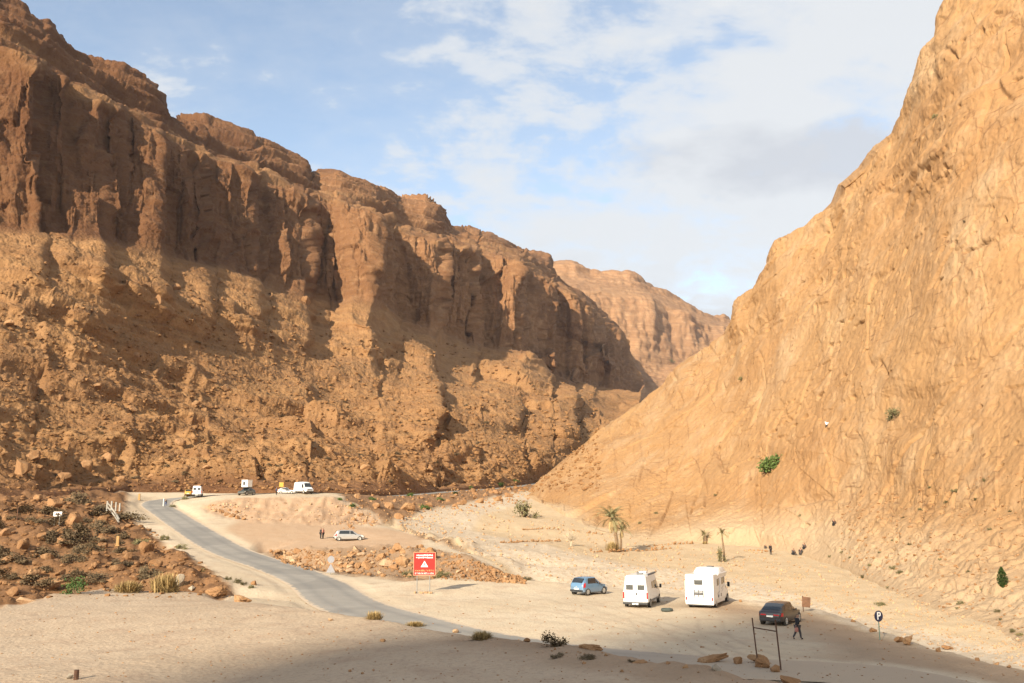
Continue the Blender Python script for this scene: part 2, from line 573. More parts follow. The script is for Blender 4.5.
inn = resample(inner, 2.0)
RW = 5.7
cen, outr = [], []
for i, p in enumerate(inn):
    a, b = inn[max(i - 2, 0)], inn[min(i + 2, len(inn) - 1)]
    t = (b - a); t.z = 0; t.normalize()
    nrm = Vector((-t.y, t.x, 0))
    # the other edge lies to the left of the direction of travel (from near right to far left), i.e. towards the camera
    o = p + nrm * RW
    if (o - p).dot(Vector((-1, -.4, 0))) < 0 and i < 60: o = p - nrm * RW
    outr.append(o)
# direction of travel runs right -> left/away; the outer edge must stay on one side
sgn = None
outr = []
for i, p in enumerate(inn):
    a, b = inn[max(i - 3, 0)], inn[min(i + 3, len(inn) - 1)]
    t = (b - a); t.z = 0; t.normalize()
    outr.append(p + Vector((-t.y, t.x, 0)) * RW)
cen = [(a + b) * .5 for a, b in zip(inn, outr)]
wline([tuple(p) for p in inn[::3]])
wline([tuple(p) for p in outr[::3]])

# lot edge above the river bed, and the foot of its little embankment
lot = [(527, 581), (560, 584), (617, 588), (660, 590), (690, 592.5), (725, 597), (750, 601), (785, 604), (810, 608), (850, 619), (890, 633), (925, 646), (975, 658), (1024, 669), (1100, 690), (1250, 735)]
le = line([(x, y, 0.0) for x, y in lot], z=True)
foot = []
for i, p in enumerate(le):
    a, b = Vector(le[max(i - 1, 0)]), Vector(le[min(i + 1, len(le) - 1)])
    t = (b - a); t.z = 0; t.normalize(); nrm = Vector((-t.y, t.x, 0))
    foot.append(tuple(Vector(p) + nrm * 2.6 + Vector((0, 0, -1.7))))
wline(foot)
# river bed rows
line([(545, 569, 116), (640, 567, 121), (720, 570, 116), (800, 583, 100), (870, 602, 83), (930, 621, 70), (1024, 650, 58), (1120, 680, 48), (1260, 720, 40)])
line([(395, 526, 166), (450, 528, 176), (500, 533, 175), (545, 540, 168), (600, 546, 160), (640, 550, 150), (700, 553, 144), (760, 558, 132), (820, 572, 112), (870, 589, 93), (910, 603, 82), (960, 624, 68), (1024, 645, 60), (1150, 680, 49), (1280, 715, 42)])
line([(400, 517, 190), (430, 513, 200), (480, 508, 225), (530, 506, 232), (570, 518, 212), (610, 530, 187), (650, 539, 170)])
line([(440, 505, 225), (490, 498, 262), (530, 493, 300), (600, 490, 320)])
# rubble bank between terrace and lot
line([(255, 552.5, 119), (270, 550, 119), (300, 550, 116), (340, 551, 111), (380, 547, 115), (420, 546, 113), (450, 551, 108), (475, 562, 99), (500, 571, 93), (522, 578, 90)])
line([(265, 557.5, 1.0), (300, 569, 0.0), (330, 573, 0), (380, 576, 0), (420, 578, 0), (450, 580, 0), (490, 581.5, 0), (526, 583.5, 0)], z=True)
line([(430, 538, 126), (460, 545, 122), (490, 556, 112), (520, 567, 104)])
# terrace
line([(240, 524, 148), (280, 527, 146), (320, 530, 144), (360, 531, 143), (395, 531, 146)])
line([(262, 541, 128), (300, 540, 131), (347, 541, 131), (400, 539, 130), (420, 540, 128)])
# bank under the far vans
line([(205, 509, 160), (225, 514, 157), (250, 518, 156), (300, 521, 156), (340, 524, 156), (372, 524, 158)])
line([(195, 503, 170), (225, 499.5, 173), (250, 497.3, 172), (300, 496.6, 172), (333, 497, 172), (345, 503, 172), (375, 520, 166)])
line([(345, 497, 195), (375, 505, 195), (395, 512, 190)])
# gully on the left and its sandy lip
line([(-160, 640, 46), (-60, 622, 52), (0, 609, 57), (30, 600, 62), (60, 592, 67), (120, 590, 70), (180, 589.5, 71), (205, 596, 68), (222, 601, 66)])
wline([(-70, 62, -2.5), (-46, 72, -2.6), (-38, 78, -2.4), (-30, 79, -1.6), (-25.5, 77, -.4)])
line([(-200, 570, 95), (-60, 566, 97), (0, 562, 99), (60, 566, 96), (110, 566, 98), (150, 572, 92), (190, 575, 88), (220, 582, 83)])
line([(-200, 540, 110), (0, 528, 122), (50, 531, 118), (90, 530, 124), (130, 545, 117), (170, 556, 106), (200, 567, 96)])
line([(-200, 520, 125), (0, 503, 140), (60, 505, 145), (95, 505, 158), (112, 512, 152), (135, 527, 138), (165, 541, 122)])
line([(-200, 500, 140), (0, 488, 160), (70, 490, 175), (120, 492, 200)])
# foreground bench: crest facing the road
line([(236, 601.5, 63), (262, 604, 59), (290, 606.5, 55), (331, 612, 51), (372, 617, 48), (415, 625, 44), (482, 638, 40), (555, 646, 36), (640, 659, 31.5), (700, 668, 29.5), (745, 674, 28.5), (775, 681, 27), (800, 700, 24), (840, 750, 20)])
line([(-200, 700, 30), (0, 660, 40), (100, 650, 42), (200, 645, 42), (300, 650, 38.5), (400, 655, 35), (520, 668, 31), (620, 683, 27)])
line([(-300, 830, 20), (0, 760, 24), (200, 755, 23), (400, 760, 21), (600, 800, 18), (720, 850, 15)])
wline([(-30, 8, 4.2), (0, 5, 5.0), (0, 0, 5.4), (4, -3, 5.5)])
wline([(9, 17, 2.0), (14, 14, 0.6), (26, 10, -.1)])
line([(860, 690, -.05), (960, 715, -.05), (700, 720, .0)], z=True)
for k in range(24):
    a = k / 24 * 2 * math.pi
    fr = max(0, math.sin(a))
    PTS.append((700 * math.cos(a), 700 * math.sin(a), 4 + 14 * fr))
PTS.append((-60, -20, 5)); PTS.append((60, -10, 1)); PTS.append((0, -60, 6)); PTS.append((90, 40, -1)); PTS.append((130, 120, 0)); PTS.append((-160, 100, 8)); PTS.append((80, 250, 8))
PTS.append((0, 420, 18)); PTS.append((60, 520, 20)); PTS.append((-150, 260, 12))

res = geometry.delaunay_2d_cdt([Vector((p[0], p[1])) for p in PTS], EDG, [], 0, 1e-4)
v2, tri, orig = res[0], res[2], res[3]
xy = np.array([(p[0], p[1]) for p in PTS]); zz = np.array([p[2] for p in PTS])
tv = []
for i, v in enumerate(v2):
    if orig[i]:
        z = zz[orig[i][0]]
    else:
        d = np.hypot(xy[:, 0] - v.x, xy[:, 1] - v.y); j = np.argsort(d)[:3]
        w = 1 / (d[j] + 1e-3); z = float((zz[j] * w).sum() / w.sum())
    tv.append((v.x, v.y, z))
tin = BVHTree.FromPolygons(tv, [tuple(t) for t in tri])
down = Vector((0, 0, -1))

th_front = np.linspace(-.66, .66, 860)
th_back = np.linspace(.66, 2 * math.pi - .66, 61)[1:]
TH = np.concatenate([th_front, th_back])        # angle from +Y, to the right
RR = np.geomspace(3, 690, 640)
GX = np.sin(TH)[None, :] * RR[:, None]
GY = np.cos(TH)[None, :] * RR[:, None]
GZ = np.zeros_like(GX)
rc = tin.ray_cast
flat = GZ.reshape(-1)
for i, (x, y) in enumerate(zip(GX.reshape(-1).tolist(), GY.reshape(-1).tolist())):
    h = rc(Vector((x, y, 500)), down)
    flat[i] = h[0].z if h[0] is not None else 5.0
GZ = flat.reshape(GX.shape)


def blur(A, k=1, ax=(0, 1)):
    for _ in range(k):
        for a in ax:
            B = np.pad(A, [(1, 1) if i == a else (0, 0) for i in range(2)], mode='edge')
            A = (np.take(B, range(0, A.shape[a]), a) + 2 * A + np.take(B, range(2, A.shape[a] + 2), a)) / 4
    return A


GZ = blur(GZ, 3)


def pline_dist(w, X, Y):
    """distance to a polyline and the height at its closest point"""
    D = np.full(X.shape, 1e9); Zc = np.zeros(X.shape); Tt = np.zeros(X.shape)
    for i in range(len(w) - 1):
        ax, ay, az = w[i][:3]; bx, by, bz = w[i + 1][:3]
        ex, ey = bx - ax, by - ay
        l2 = ex * ex + ey * ey + 1e-9
        t = np.clip(((X - ax) * ex + (Y - ay) * ey) / l2, 0, 1)
        d = np.hypot(X - ax - t * ex, Y - ay - t * ey)
        mk = d < D
        D = np.where(mk, d, D); Zc = np.where(mk, az + t * (bz - az), Zc)
    return D, Zc


def in_poly(poly, X, Y):
    c = np.zeros(X.shape, bool)
    n = len(poly)
    for i in range(n):
        x1, y1 = poly[i][:2]; x2, y2 = poly[i - 1][:2]
        if y1 == y2: continue
        c ^= ((y1 > Y) != (y2 > Y)) & (X < (x2 - x1) * (Y - y1) / (y2 - y1) + x1)
    return c


def zone(pix, width_cells=4):
    """soft mask of a region outlined on the ground"""
    poly = []
    for p in pix:
        poly.append(tuple(float(t) for t in at(*p)))
    return blur(in_poly(poly, GX, GY).astype(float), width_cells)


Z_gully = zone([(-300, 660, 44), (0, 609, 57.5), (60, 593, 68), (180, 590, 73), (222, 600, 68), (238, 588, 78), (205, 562, 98), (160, 536, 124), (125, 518, 150), (128, 494, 200), (0, 485, 170), (-300, 485, 170)], 5)
Z_bank = zone([(200, 505, 167), (225, 500, 173.5), (300, 496, 173), (333, 497, 173.5), (375, 518, 168), (385, 526, 158), (340, 526, 153), (300, 523, 153), (250, 520, 152), (210, 512, 156)], 3)
Z_rub = zone([(255, 553, 122), (300, 549, 118), (340, 549, 114), (380, 546, 117), (420, 545, 115), (450, 550, 110), (475, 560, 102), (522, 577, 92), (528, 584, 87), (450, 581, 89), (380, 577, 94), (300, 571, 105), (262, 559, 116)], 3)
Z_terr = zone([(240, 521, 153), (300, 523, 153), (345, 526, 153), (395, 530, 150), (425, 541, 130), (420, 545, 116), (340, 549, 114), (260, 551, 120), (225, 530, 140)], 5)
Z_mid = zone([(340, 485, 210), (345, 503, 175), (375, 520, 169), (400, 535, 152), (430, 541, 125), (480, 555, 110), (525, 569, 103), (500, 560, 112), (440, 535, 140), (395, 524, 172), (420, 514, 200), (490, 499, 262), (530, 490, 320), (560, 470, 500), (340, 470, 300)], 4)
Z_chan = zone([(395, 524, 168), (420, 514, 198), (490, 499, 260), (530, 493, 300), (560, 490, 300), (520, 503, 240), (480, 516, 205), (470, 530, 172), (520, 545, 150), (560, 556, 132), (640, 566, 120), (700, 572, 112), (760, 582, 100), (830, 603, 82), (900, 624, 68), (1024, 655, 56), (1300, 720, 42), (1300, 760, 36), (1024, 672, 44.5), (925, 648, 50), (850, 621, 60), (810, 610, 66), (690, 594, 79), (560, 585, 87), (520, 572, 98), (460, 542, 125)], 6)
river = zone([(380, 530, 160), (430, 513, 200), (530, 490, 320), (700, 480, 330), (1300, 600, 80), (1400, 760, 34), (1024, 671, 43.8), (925, 648, 49.5), (850, 621, 59), (810, 610, 65), (690, 594, 78), (617, 589.5, 82), (527, 582, 90), (440, 540, 130)], 4)

Z_fore = zone([(-300, 660, 44), (0, 609, 57.5), (60, 593, 68), (180, 590, 72), (222, 600, 68), (262, 603, 60.5), (331, 611, 52.5), (372, 616, 49), (415, 624, 45), (482, 637, 41), (555, 645, 37), (640, 658, 32), (745, 673, 29), (800, 698, 24), (860, 800, 16), (860, 1500, 6), (-900, 1500, 6), (-900, 800, 20)], 4)
rdD, rdZ = pline_dist([tuple(p) for p in cen[::2]] + [tuple(cen[-1])], GX, GY)
on_road = 1 - smooth(RW / 2 + .2, RW / 2 + 1.6, rdD)
le_s = [p for p in le if p[0] > 17]
bD, _ = pline_dist([tuple(q) for q in resample([tuple(float(t) for t in at(*q)) for q in [(740, 601.5, 70), (790, 607, 66), (810, 610, 64.5), (850, 621, 58), (890, 635, 51.7), (925, 648, 47), (975, 660, 43.2), (1024, 672, 40), (1150, 710, 32)]], 1.5)], GX, GY)
cD, _ = pline_dist([tuple(q) for q in resample([tuple(float(t) for t in at(*q)) for q in [(482, 641, 39), (555, 648, 35.4), (640, 662, 30.8), (700, 671, 28.8), (745, 677, 28), (775, 684, 26.4), (800, 703, 23.6), (840, 753, 19.6)]], 1.5)], GX, GY)
kn = .35 * fbm(GX / 3.5, GY / 3.5, GX * 0 + 4, 3)
brown = np.clip(np.maximum(1 - smooth(1.0, 7.5, bD + 4 * kn), 1 - smooth(.6, 3.0, cD + 2 * kn)), 0, 1) * (1 - on_road)
Z_crest = 1 - smooth(.3, 2.0, cD)
track = np.zeros_like(GX)
for pix in ([(250, 598, 72), (330, 596, 78), (450, 597, 76), (560, 606, 67), (640, 622, 57), (760, 640, 50), (900, 655, 45)], [(420, 586, 87), (520, 592, 79), (600, 603, 69), (690, 625, 56), (800, 640, 50)],
            [(560, 596, 75), (590, 600, 72), (650, 616, 61), (720, 640, 50)], [(640, 612, 63), (660, 630, 54), (720, 660, 43)], [(710, 614, 62), (720, 632, 53), (790, 655, 45)], [(0, 625, 52), (120, 615, 57), (230, 612, 57), (300, 618, 51)],
            [(-60, 650, 44), (90, 632, 47), (220, 626, 48), (330, 628, 45)], [(40, 683, 35), (200, 655, 40), (330, 645, 41)], [(270, 541, 128), (330, 544, 124), (350, 541, 131)]):
    wv_ = [Vector(tuple(float(t) for t in at(*q))) for q in pix]
    dd, _ = pline_dist([tuple(q) for q in resample(wv_, 1.5)], GX, GY)
    track = np.maximum(track, np.exp(-((dd - .78) / .17) ** 2))
track *= .6 + .4 * fbm(GX / 5, GY / 5, GX * 0, 2)
# relief
rough = .05 + .75 * Z_gully + .5 * Z_rub + .38 * Z_bank + .55 * Z_mid + .10 * river + .0 * Z_terr
rough = (rough + .22 * Z_crest + .16 * (1 - smooth(.2, 1.6, bD))) * (1 - on_road)
near_fade = smooth(2, 12, np.hypot(GX, GY))
rel = rough * (1.2 * fbm(GX * .10, GY * .10, 0 * GX, 4) + 1.5 * billow(GX * .28, GY * .28, 3 + 0 * GX, 4) - .55)
# erosion rills down the bank of bare earth
rel += Z_bank * .5 * (billow(GX * .55, GY * .07, 7 + 0 * GX, 3) - .4)
rel += .06 * fbm(GX * .06, GY * .06, 9 + 0 * GX, 3) * (1 - on_road)
rel += .018 * fbm(GX * .9, GY * .9, 2 + 0 * GX, 3) * (1 - on_road)
rel -= .035 * track * (1 - on_road)
GZ = GZ + rel * near_fade
GZ = np.where(rdD < RW / 2 + 1.6, (1 - on_road) * GZ + on_road * np.minimum(GZ, rdZ - .05), GZ)
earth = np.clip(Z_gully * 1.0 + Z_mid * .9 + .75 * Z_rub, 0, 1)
Pg = np.stack([GX, GY, GZ], -1)
Pg = np.concatenate([Pg, Pg[:, :1]], 1)
wrap = lambda A: np.concatenate([A, A[:, :1]], 1)
# columns run clockwise seen from above: flip rows for upward normals
gr = grid_mesh('ground', Pg[::-1], M['ground'], attrs={
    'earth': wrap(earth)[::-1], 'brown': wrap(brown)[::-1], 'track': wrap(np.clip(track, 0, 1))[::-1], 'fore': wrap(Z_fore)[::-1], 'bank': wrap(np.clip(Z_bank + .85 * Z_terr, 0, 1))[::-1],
    'bed': wrap(np.clip(river - Z_chan, 0, 1))[::-1], 'gravel': wrap(Z_chan * .9)[::-1]})
tag(gr, kind='structure')
# cap of ground under the viewpoint
mb = MB(); ring = [tuple(p) for p in Pg[0][:-1]]
mb.add(ring + [(0, 0, float(Pg[0][:, 2].mean()))], [(i, (i + 1) % len(ring), len(ring))[::-1] for i in range(len(ring))])
tag(mb.build('terrain', M['ground']), kind='structure')

# road ribbon
nac = 13
rows = []
for a, b in zip(inn, outr):
    rows.append([(a.x + (b.x - a.x) * t, a.y + (b.y - a.y) * t, a.z + (b.z - a.z) * t + .012 + .05 * (1 - (2 * t - 1) ** 2)) for t in np.linspace(0, 1, nac)])
Pr = np.array(rows)
ac = np.tile(np.linspace(0, 1, nac), (len(rows), 1))
tag(grid_mesh('road', Pr[:, ::-1], M['road'], attrs={'across': ac[:, ::-1], 'dusty': np.tile(1 - smooth(45, 52, Pr[:, :1, 1]), (1, nac))}), kind='structure')


# ------------------------------------------------------------------ canyon walls as lofted rock
def curve(pts, px):
    a = np.array(pts, float)
    return np.interp(px, a[:, 0], a[:, 1]), np.interp(px, a[:, 0], a[:, 2])


def normals(P, k=2):
    Q = np.stack([blur(P[..., i], k) for i in range(3)], -1)
    du = np.gradient(Q, axis=1); dv = np.gradient(Q, axis=0)
    N = np.cross(du, dv)
    N /= np.linalg.norm(N, axis=-1, keepdims=True) + 1e-9
    return N


def loft(curves, counts, px, ease=None):
    """curves bottom -> top, each interpolated over px; returns py, Y grids"""
    cs = [curve(c, px) for c in curves]
    PY, YY, BAND = [], [], []
    for i in range(len(cs) - 1):
        n = counts[i]
        for k in range(n):
            t = k / n
            te = ease[i](t) if ease and ease[i] else t
            PY.append(cs[i][0] + (cs[i + 1][0] - cs[i][0]) * t)
            YY.append(cs[i][1] + (cs[i + 1][1] - cs[i][1]) * te)
            BAND.append(i + t)
    PY.append(cs[-1][0]); YY.append(cs[-1][1]); BAND.append(len(cs) - 1)
    return np.array(PY), np.array(YY), np.array(BAND)


px = np.concatenate([np.linspace(-240, -10, 130), np.linspace(-9, 640, 880)])
C0 = [(-240, 575, 92), (-100, 530, 122), (0, 497, 150), (70, 492, 168), (130, 489, 205), (200, 488.5, 214), (300, 488, 214), (360, 490, 228), (400, 492, 250), (460, 488, 305), (520, 483, 365), (560, 470, 430), (600, 455, 520), (640, 430, 640)]
C1 = [(-240, 470, 125), (0, 400, 190), (100, 410, 215), (200, 420, 250), (300, 428, 275), (400, 442, 292), (430, 447, 305), (500, 457, 350), (560, 450, 420), (600, 435, 530), (640, 410, 690)]
C2a = [(-240, 360, 155), (0, 312, 212), (100, 318, 245), (200, 342, 288), (300, 362, 330), (400, 388, 362), (440, 396, 375), (500, 402, 425), (560, 398, 520), (600, 397, 640), (640, 397, 760)]
C2 = [(-240, 225, 185), (-100, 226, 212), (0, 228, 236), (50, 233, 248), (100, 236, 264), (150, 250, 288), (200, 262, 315), (250, 275, 347), (300, 292, 390), (330, 303, 418), (352, 298, 424), (380, 302, 440), (400, 315, 490), (430, 328, 505), (471, 343, 575), (500, 347, 600), (529, 350, 640), (548, 373, 730), (590, 386, 800), (640, 393, 870)]
C3 = [(-240, 10, 205), (-100, 30, 236), (0, 52, 262), (36, 67, 268), (42, 71, 282), (66, 82, 286), (72, 86, 296), (118, 112, 304), (128, 119, 326), (171, 141, 338), (186, 147, 341), (194, 151, 362), (206, 156, 366), (252, 174, 392), (268, 180, 412), (300, 192, 436), (322, 201, 452), (334, 205, 462), (340, 203, 452), (380, 222, 470), (388, 227, 500), (426, 238, 545), (462, 248, 580), (471, 250, 602), (502, 257, 650), (524, 266, 668), (532, 271, 706), (544, 282, 735), (570, 292, 780), (580, 298, 806), (597, 313, 855), (624, 332, 905), (640, 378, 925)]
C4 = [(-240, -10, 232), (-100, 12, 262), (0, 36, 285), (42, 55, 300), (72, 76, 316), (126, 107, 345), (160, 121, 365), (175, 133, 385), (206, 147, 400), (240, 160, 422), (267, 171, 440), (303, 187, 474), (318, 193, 500), (340, 194, 510), (380, 212, 528), (400, 222, 570), (426, 230, 600), (471, 242, 690), (502, 250, 740), (529, 261, 770), (544, 274, 800), (574, 294.5, 830), (597, 312.5, 880), (624, 342, 925), (640, 384, 945)]
C5 = [(-240, -190, 275), (-100, -75, 290), (0, 0, 312), (22, 10, 318), (42, 26, 326), (60, 48, 334), (85, 65, 342), (120, 70, 356), (145, 85, 368), (158, 98, 374), (163, 117, 384), (172, 124, 412), (185, 121, 442), (215, 122, 458), (240, 128, 468), (262, 138, 478), (285, 155, 488), (303, 164, 500), (308, 174, 516), (318, 169, 545), (340, 169, 556), (360, 180, 566), (385, 192, 580), (395, 200, 604), (405, 197, 640), (425, 197, 654), (437, 204, 664), (443, 213, 680), (450, 226, 710), (470, 231, 770), (490, 234, 812), (505, 242, 835), (515, 249, 850), (530, 254, 862), (548, 256, 875), (553, 271, 880), (557, 280, 884), (565, 289, 888), (570, 292, 890), (574, 292, 894), (580, 294, 896), (590, 302, 912), (600, 311, 935), (612, 324, 945), (625, 347, 955), (640, 388, 965)]
def down_c(c, dpy, dY): return [(a, b + dpy, y + dY) for a, b, y in c]
Cm = [(a, b + 25, y - 6) for a, b, y in C0]
C6 = down_c(C5, 1.5, 70); C7 = down_c(C5, 60, 190)
counts = [8, 125, 105, 85, 160, 24, 95, 8, 8]
cap_ease = lambda t: t ** 1.35
def far_c(c, k): return [(a, b, y * k) for a, b, y in c]
C1 = far_c(C1, 1.10); C2a = far_c(C2a, 1.22); C2 = far_c(C2, 1.32); C3 = far_c(C3, 1.33); C4 = far_c(C4, 1.34); C5 = far_c(C5, 1.36)
C5 = [(a, b, y + 1.5 * max(0, y - np.interp(a, [q[0] for q in C4], [q[2] for q in C4]))) for a, b, y in C5]
C6 = down_c(C5, 1.5, 90); C7 = down_c(C5, 60, 260)
PY, YY, BD = loft([Cm, C0, C1, C2a, C2, C3, C4, C5, C6, C7], counts, px, [None, None, None, None, None, None, cap_ease, None, None])
PX = np.tile(px, (PY.shape[0], 1))


# spurs and crags that stand out of the slope: they come towards the viewer, then break off to the right
def crag(p0, p1, amp, y0, y1, fall=3.0, jag=4.0):
    global YY
    jx = jag * perlin(PY * .09, PX * 0 + p1 * .37, PX * 0)
    s = np.clip((PX + jx - p0) / (p1 - p0), 0, 1) ** 1.3 * (1 - smooth(p1, p1 + fall, PX + jx))
    w = smooth(y0 - 4, y0 + 5, PY) * (1 - smooth(y1 - 10, y1 + 6, PY))
    YY = YY - amp * s * w * (BD[:, None] > 1.05)


crag(398, 437, 26, 386, 440)
crag(455, 515, 26, 398, 432)
crag(525, 574, 60, 372, 440)
crag(480, 552, 55, 352, 395)
crag(585, 612, 60, 350, 372, 4)
def rib(pts, amp, wl, wr):
    global YY
    D = np.full(PX.shape, 1e9); Sg = np.zeros(PX.shape); Tq = np.zeros(PX.shape)
    for (ax, ay), (bx, by) in zip(pts[:-1], pts[1:]):
        ex, ey = bx - ax, by - ay; l2 = ex * ex + ey * ey
        t = np.clip(((PX - ax) * ex + (PY - ay) * ey) / l2, 0, 1)
        dx_, dy_ = PX - ax - t * ex, PY - ay - t * ey
        dd = np.hypot(dx_, dy_); mk = dd < D
        D = np.where(mk, dd, D); Sg = np.where(mk, np.sign(ex * dy_ - ey * dx_), Sg)
    n_ = D * Sg + 4 * perlin(PX / 14, PY / 14, PX * 0 + amp) + 1.5 * perlin(PX / 5, PY / 5, PX * 0 + amp)      # positive below the line
    prof = np.where(n_ > 0, 1 - smooth(0, wl, n_), 1 - smooth(0, wr, -n_))
    YY = YY - amp * prof * (smooth(1.1, 1.5, BD) * (1 - smooth(3.6, 4.0, BD)))[:, None] * (.65 + .7 * perlin(PX / 30, PY / 30, PX * 0 + 3))


rib([(285, 286), (330, 306), (380, 332), (440, 350)], 11, 26, 4)
rib([(205, 292), (262, 338), (322, 388), (372, 424)], 9, 24, 4)
rib([(345, 338), (382, 352), (425, 374), (480, 388)], 10, 20, 4)
rib([(60, 250), (130, 286), (195, 322)], 6, 24, 4)
rib([(20, 300), (90, 322), (150, 352), (205, 392)], 6, 22, 4)
rib([(120, 375), (190, 412), (250, 452)], 6, 22, 4)
SEG = [(-8, 46, .55), (46, 112, .55), (112, 168, .55), (168, 212, .5), (212, 264, .6), (264, 314, .8), (314, 384, 1), (384, 398, .3), (398, 446, .9), (446, 482, .8), (482, 528, .9), (528, 556, .8), (556, 600, .9)]
wst = smooth(2.8, 3.6, BD)[:, None]
PXj = PX + 3.0 * perlin(PY / 22, PX / 60, PX * 0 + 2.2) * wst + 1.2 * perlin(PY / 7, PX / 30, PX * 0 + 4.2) * wst
Y2 = YY.copy()
for p0, p1, k_ in SEG:
    i0, i1 = np.searchsorted(px, p0), np.searchsorted(px, p1)
    Ya, Yb = YY[:, i0:i0 + 1], YY[:, min(i1, len(px) - 1)][:, None]
    u = np.clip((PXj - p0) / (p1 - p0), 0, 1)
    g_ = np.where(u < .80, .16 * u / .80, .16 + .84 * smooth(.80, 1.0, u))
    m_ = (PXj >= p0) & (PXj < p1)
    Y2 = np.where(m_, YY + k_ * wst * (1 - .6 * smooth(4.95, 5.6, BD)[:, None]) * (g_ - u) * np.maximum(Yb - Ya, 0), Y2)
YY = Y2
X, Yw, Z = at(PX, PY, YY)
P = np.stack([X, Yw, Z], -1)
N = normals(P, 14)
flip = np.sign((N * (np.array([0, 0, ZC]) - P)).sum(-1).mean())
N *= flip
bd = BD[:, None] * np.ones_like(PX)
jl = .10 * perlin(PX / 26, BD[:, None] * .6, PX * 0 + .5) + .05 * perlin(PX / 8, BD[:, None], PX * 0 + .5)
w_cliff = smooth(3.9, 4.15, bd) * (1 - smooth(4.90, 5.05, bd + jl))
w_cap = smooth(5.6, 6.1, bd) * (1 - smooth(7.2, 7.6, bd))
w_tal = smooth(1.0, 1.25, bd) * (1 - smooth(3.8, 4.1, bd))
w_low = smooth(1.0, 1.15, bd) * (1 - smooth(1.6, 2.1, bd))
w_led = smooth(4.9, 5.05, bd) * (1 - smooth(5.8, 6.1, bd))
# run length along the wall
A = np.cumsum(np.concatenate([[0], np.hypot(np.diff(P[450, :, 0]), np.diff(P[450, :, 1]))]))
A = np.tile(A, (P.shape[0], 1))
d = np.zeros_like(PX)
wv = 5 * perlin(A / 30, Z / 30, 2.7)
flute = .72 * 20.0 * (np.abs(perlin(A / 88, Z / 420, 1.7)) - .25) + 8.5 * (np.abs(perlin((A + wv) / 31, Z / 130, 5.1)) - .25) + 4.2 * (np.abs(perlin((A + wv) / 12.5, Z / 40, 8.4)) - .25) + 1.9 * (np.abs(perlin((A + wv) / 5.5, Z / 13, 2.2)) - .25)
d += w_cliff * flute * (.9 + .55 * np.clip((YY - 450) / 500, 0, 1))
beds = fbm(A / 240, Z / 5.2, X / 300, 3, .6)
beds2 = np.tanh(4 * perlin(A / 120, Z / 9.5, 3.3))
kf = .8 + .5 * np.clip((YY - 450) / 500, 0, 1)
d += w_cliff * kf * (7.5 * blocks(A, Z, 19, 90, 1) + 3.6 * blocks(A, Z, 7.5, 30, 5) + 1.7 * blocks(A, Z, 3.2, 10, 9))
d += w_cap * kf * (1 - .75 * smooth(6.35, 6.9, bd)) * (1.8 * blocks(A, Z, 17, 12, 13) + 1.0 * blocks(A, Z, 6.5, 5.5, 17))
d += w_led * (1.6 * blocks(A, Z, 8, 4, 21))
d += w_cliff * (.45 * beds + .35 * beds2)
beds3 = np.tanh(5 * perlin(A / 60, Z / 4.1, 7.7))
d += w_cap * (4.6 * beds2 + 1.2 * beds + 2.2 * beds3 + 3.0 * (np.abs(perlin(A / 46, Z / 90, 6.6)) - .25) + 2.0 * (np.abs(perlin((A + wv) / 14, Z / 26, 4.4)) - .25))
d += w_led * (3.4 * fbm(X / 22, Yw / 22, Z / 22, 3) + 2.2 * np.tanh(3 * perlin(A / 30, Z / 5, 3.1)))
outcrop = smooth(.02, .30, perlin(A / 75, Z / 26, 9.2))
d += w_tal * (7.5 * fbm(X / 105, Yw / 105, Z / 105, 2) + 1.3 * fbm(X / 19, Yw / 19, Z / 19, 3) + .6 * smooth(.1, .5, perlin(X / 7, Yw / 7, Z / 7)) + .5 * smooth(.2, .5, perlin(X / 3.1, Yw / 3.1, Z / 3.1)) + .42 * fbm(X / 1.8, Yw / 1.8, Z / 1.8, 3, .65))
d += w_tal * outcrop * (2.2 * np.tanh(3 * perlin(A / 90 + 5, (Z + .02 * A) / 7.5, 1.1)) + 1.2 * beds)
led = (Z + .10 * A + 2.5 * perlin(A / 26, Z / 26, .8))
d += w_tal * smooth(-.05, .28, perlin(A / 110, Z / 38, 4.6)) * 2.3 * (np.clip(6 * perlin(led / 9, A / 170, 7.1), -1, 1) + .4 * np.clip(5 * perlin(led / 3.6, A / 80, 2.1), -1, 1))
d += w_low * (1.0 * smooth(.05, .45, perlin(X / 9, Yw / 9, Z / 9 + 4)) + .8 * smooth(.1, .4, perlin(X / 4, Yw / 4, Z / 4 + 2)) + 1.6 * fbm(X / 26, Yw / 26, Z / 26, 2))
d += (w_cliff + w_cap) * (.9 * (billow(X / 6, Yw / 6, Z / 6, 3) - .4) + .5 * fbm(X / 2.2, Yw / 2.2, Z / 2.2, 2))
far_fade = .75 + .25 * np.clip(YY / 500, 0, 1)
P = P + N * (d * far_fade)[..., None]
# sharp lumps of rock for the talus
cliff_shade = np.clip(1 - smooth(180, 420, PX) + .35 * perlin(A / 90, Z / 60, 3), 0, 1)  # shade of the near-left wall put into its colour, fading rightwards
scree = np.clip(smooth(1.0, 1.2, bd) * (1 - smooth(3.8, 4.05, bd + .12 * perlin(A / 25, Z / 25, 1))) + .65 * w_led * smooth(-.25, .25, perlin(A / 40, Z / 12, 6)), 0, 1)
if flip < 0: P = P[:, ::-1]; scree = scree[:, ::-1]; cliff_shade = cliff_shade[:, ::-1]
wall = grid_mesh('canyon_wall', P, M['wall'], attrs={'scree': scree, 'cliff_shade': cliff_shade})
tag(wall, kind='structure')

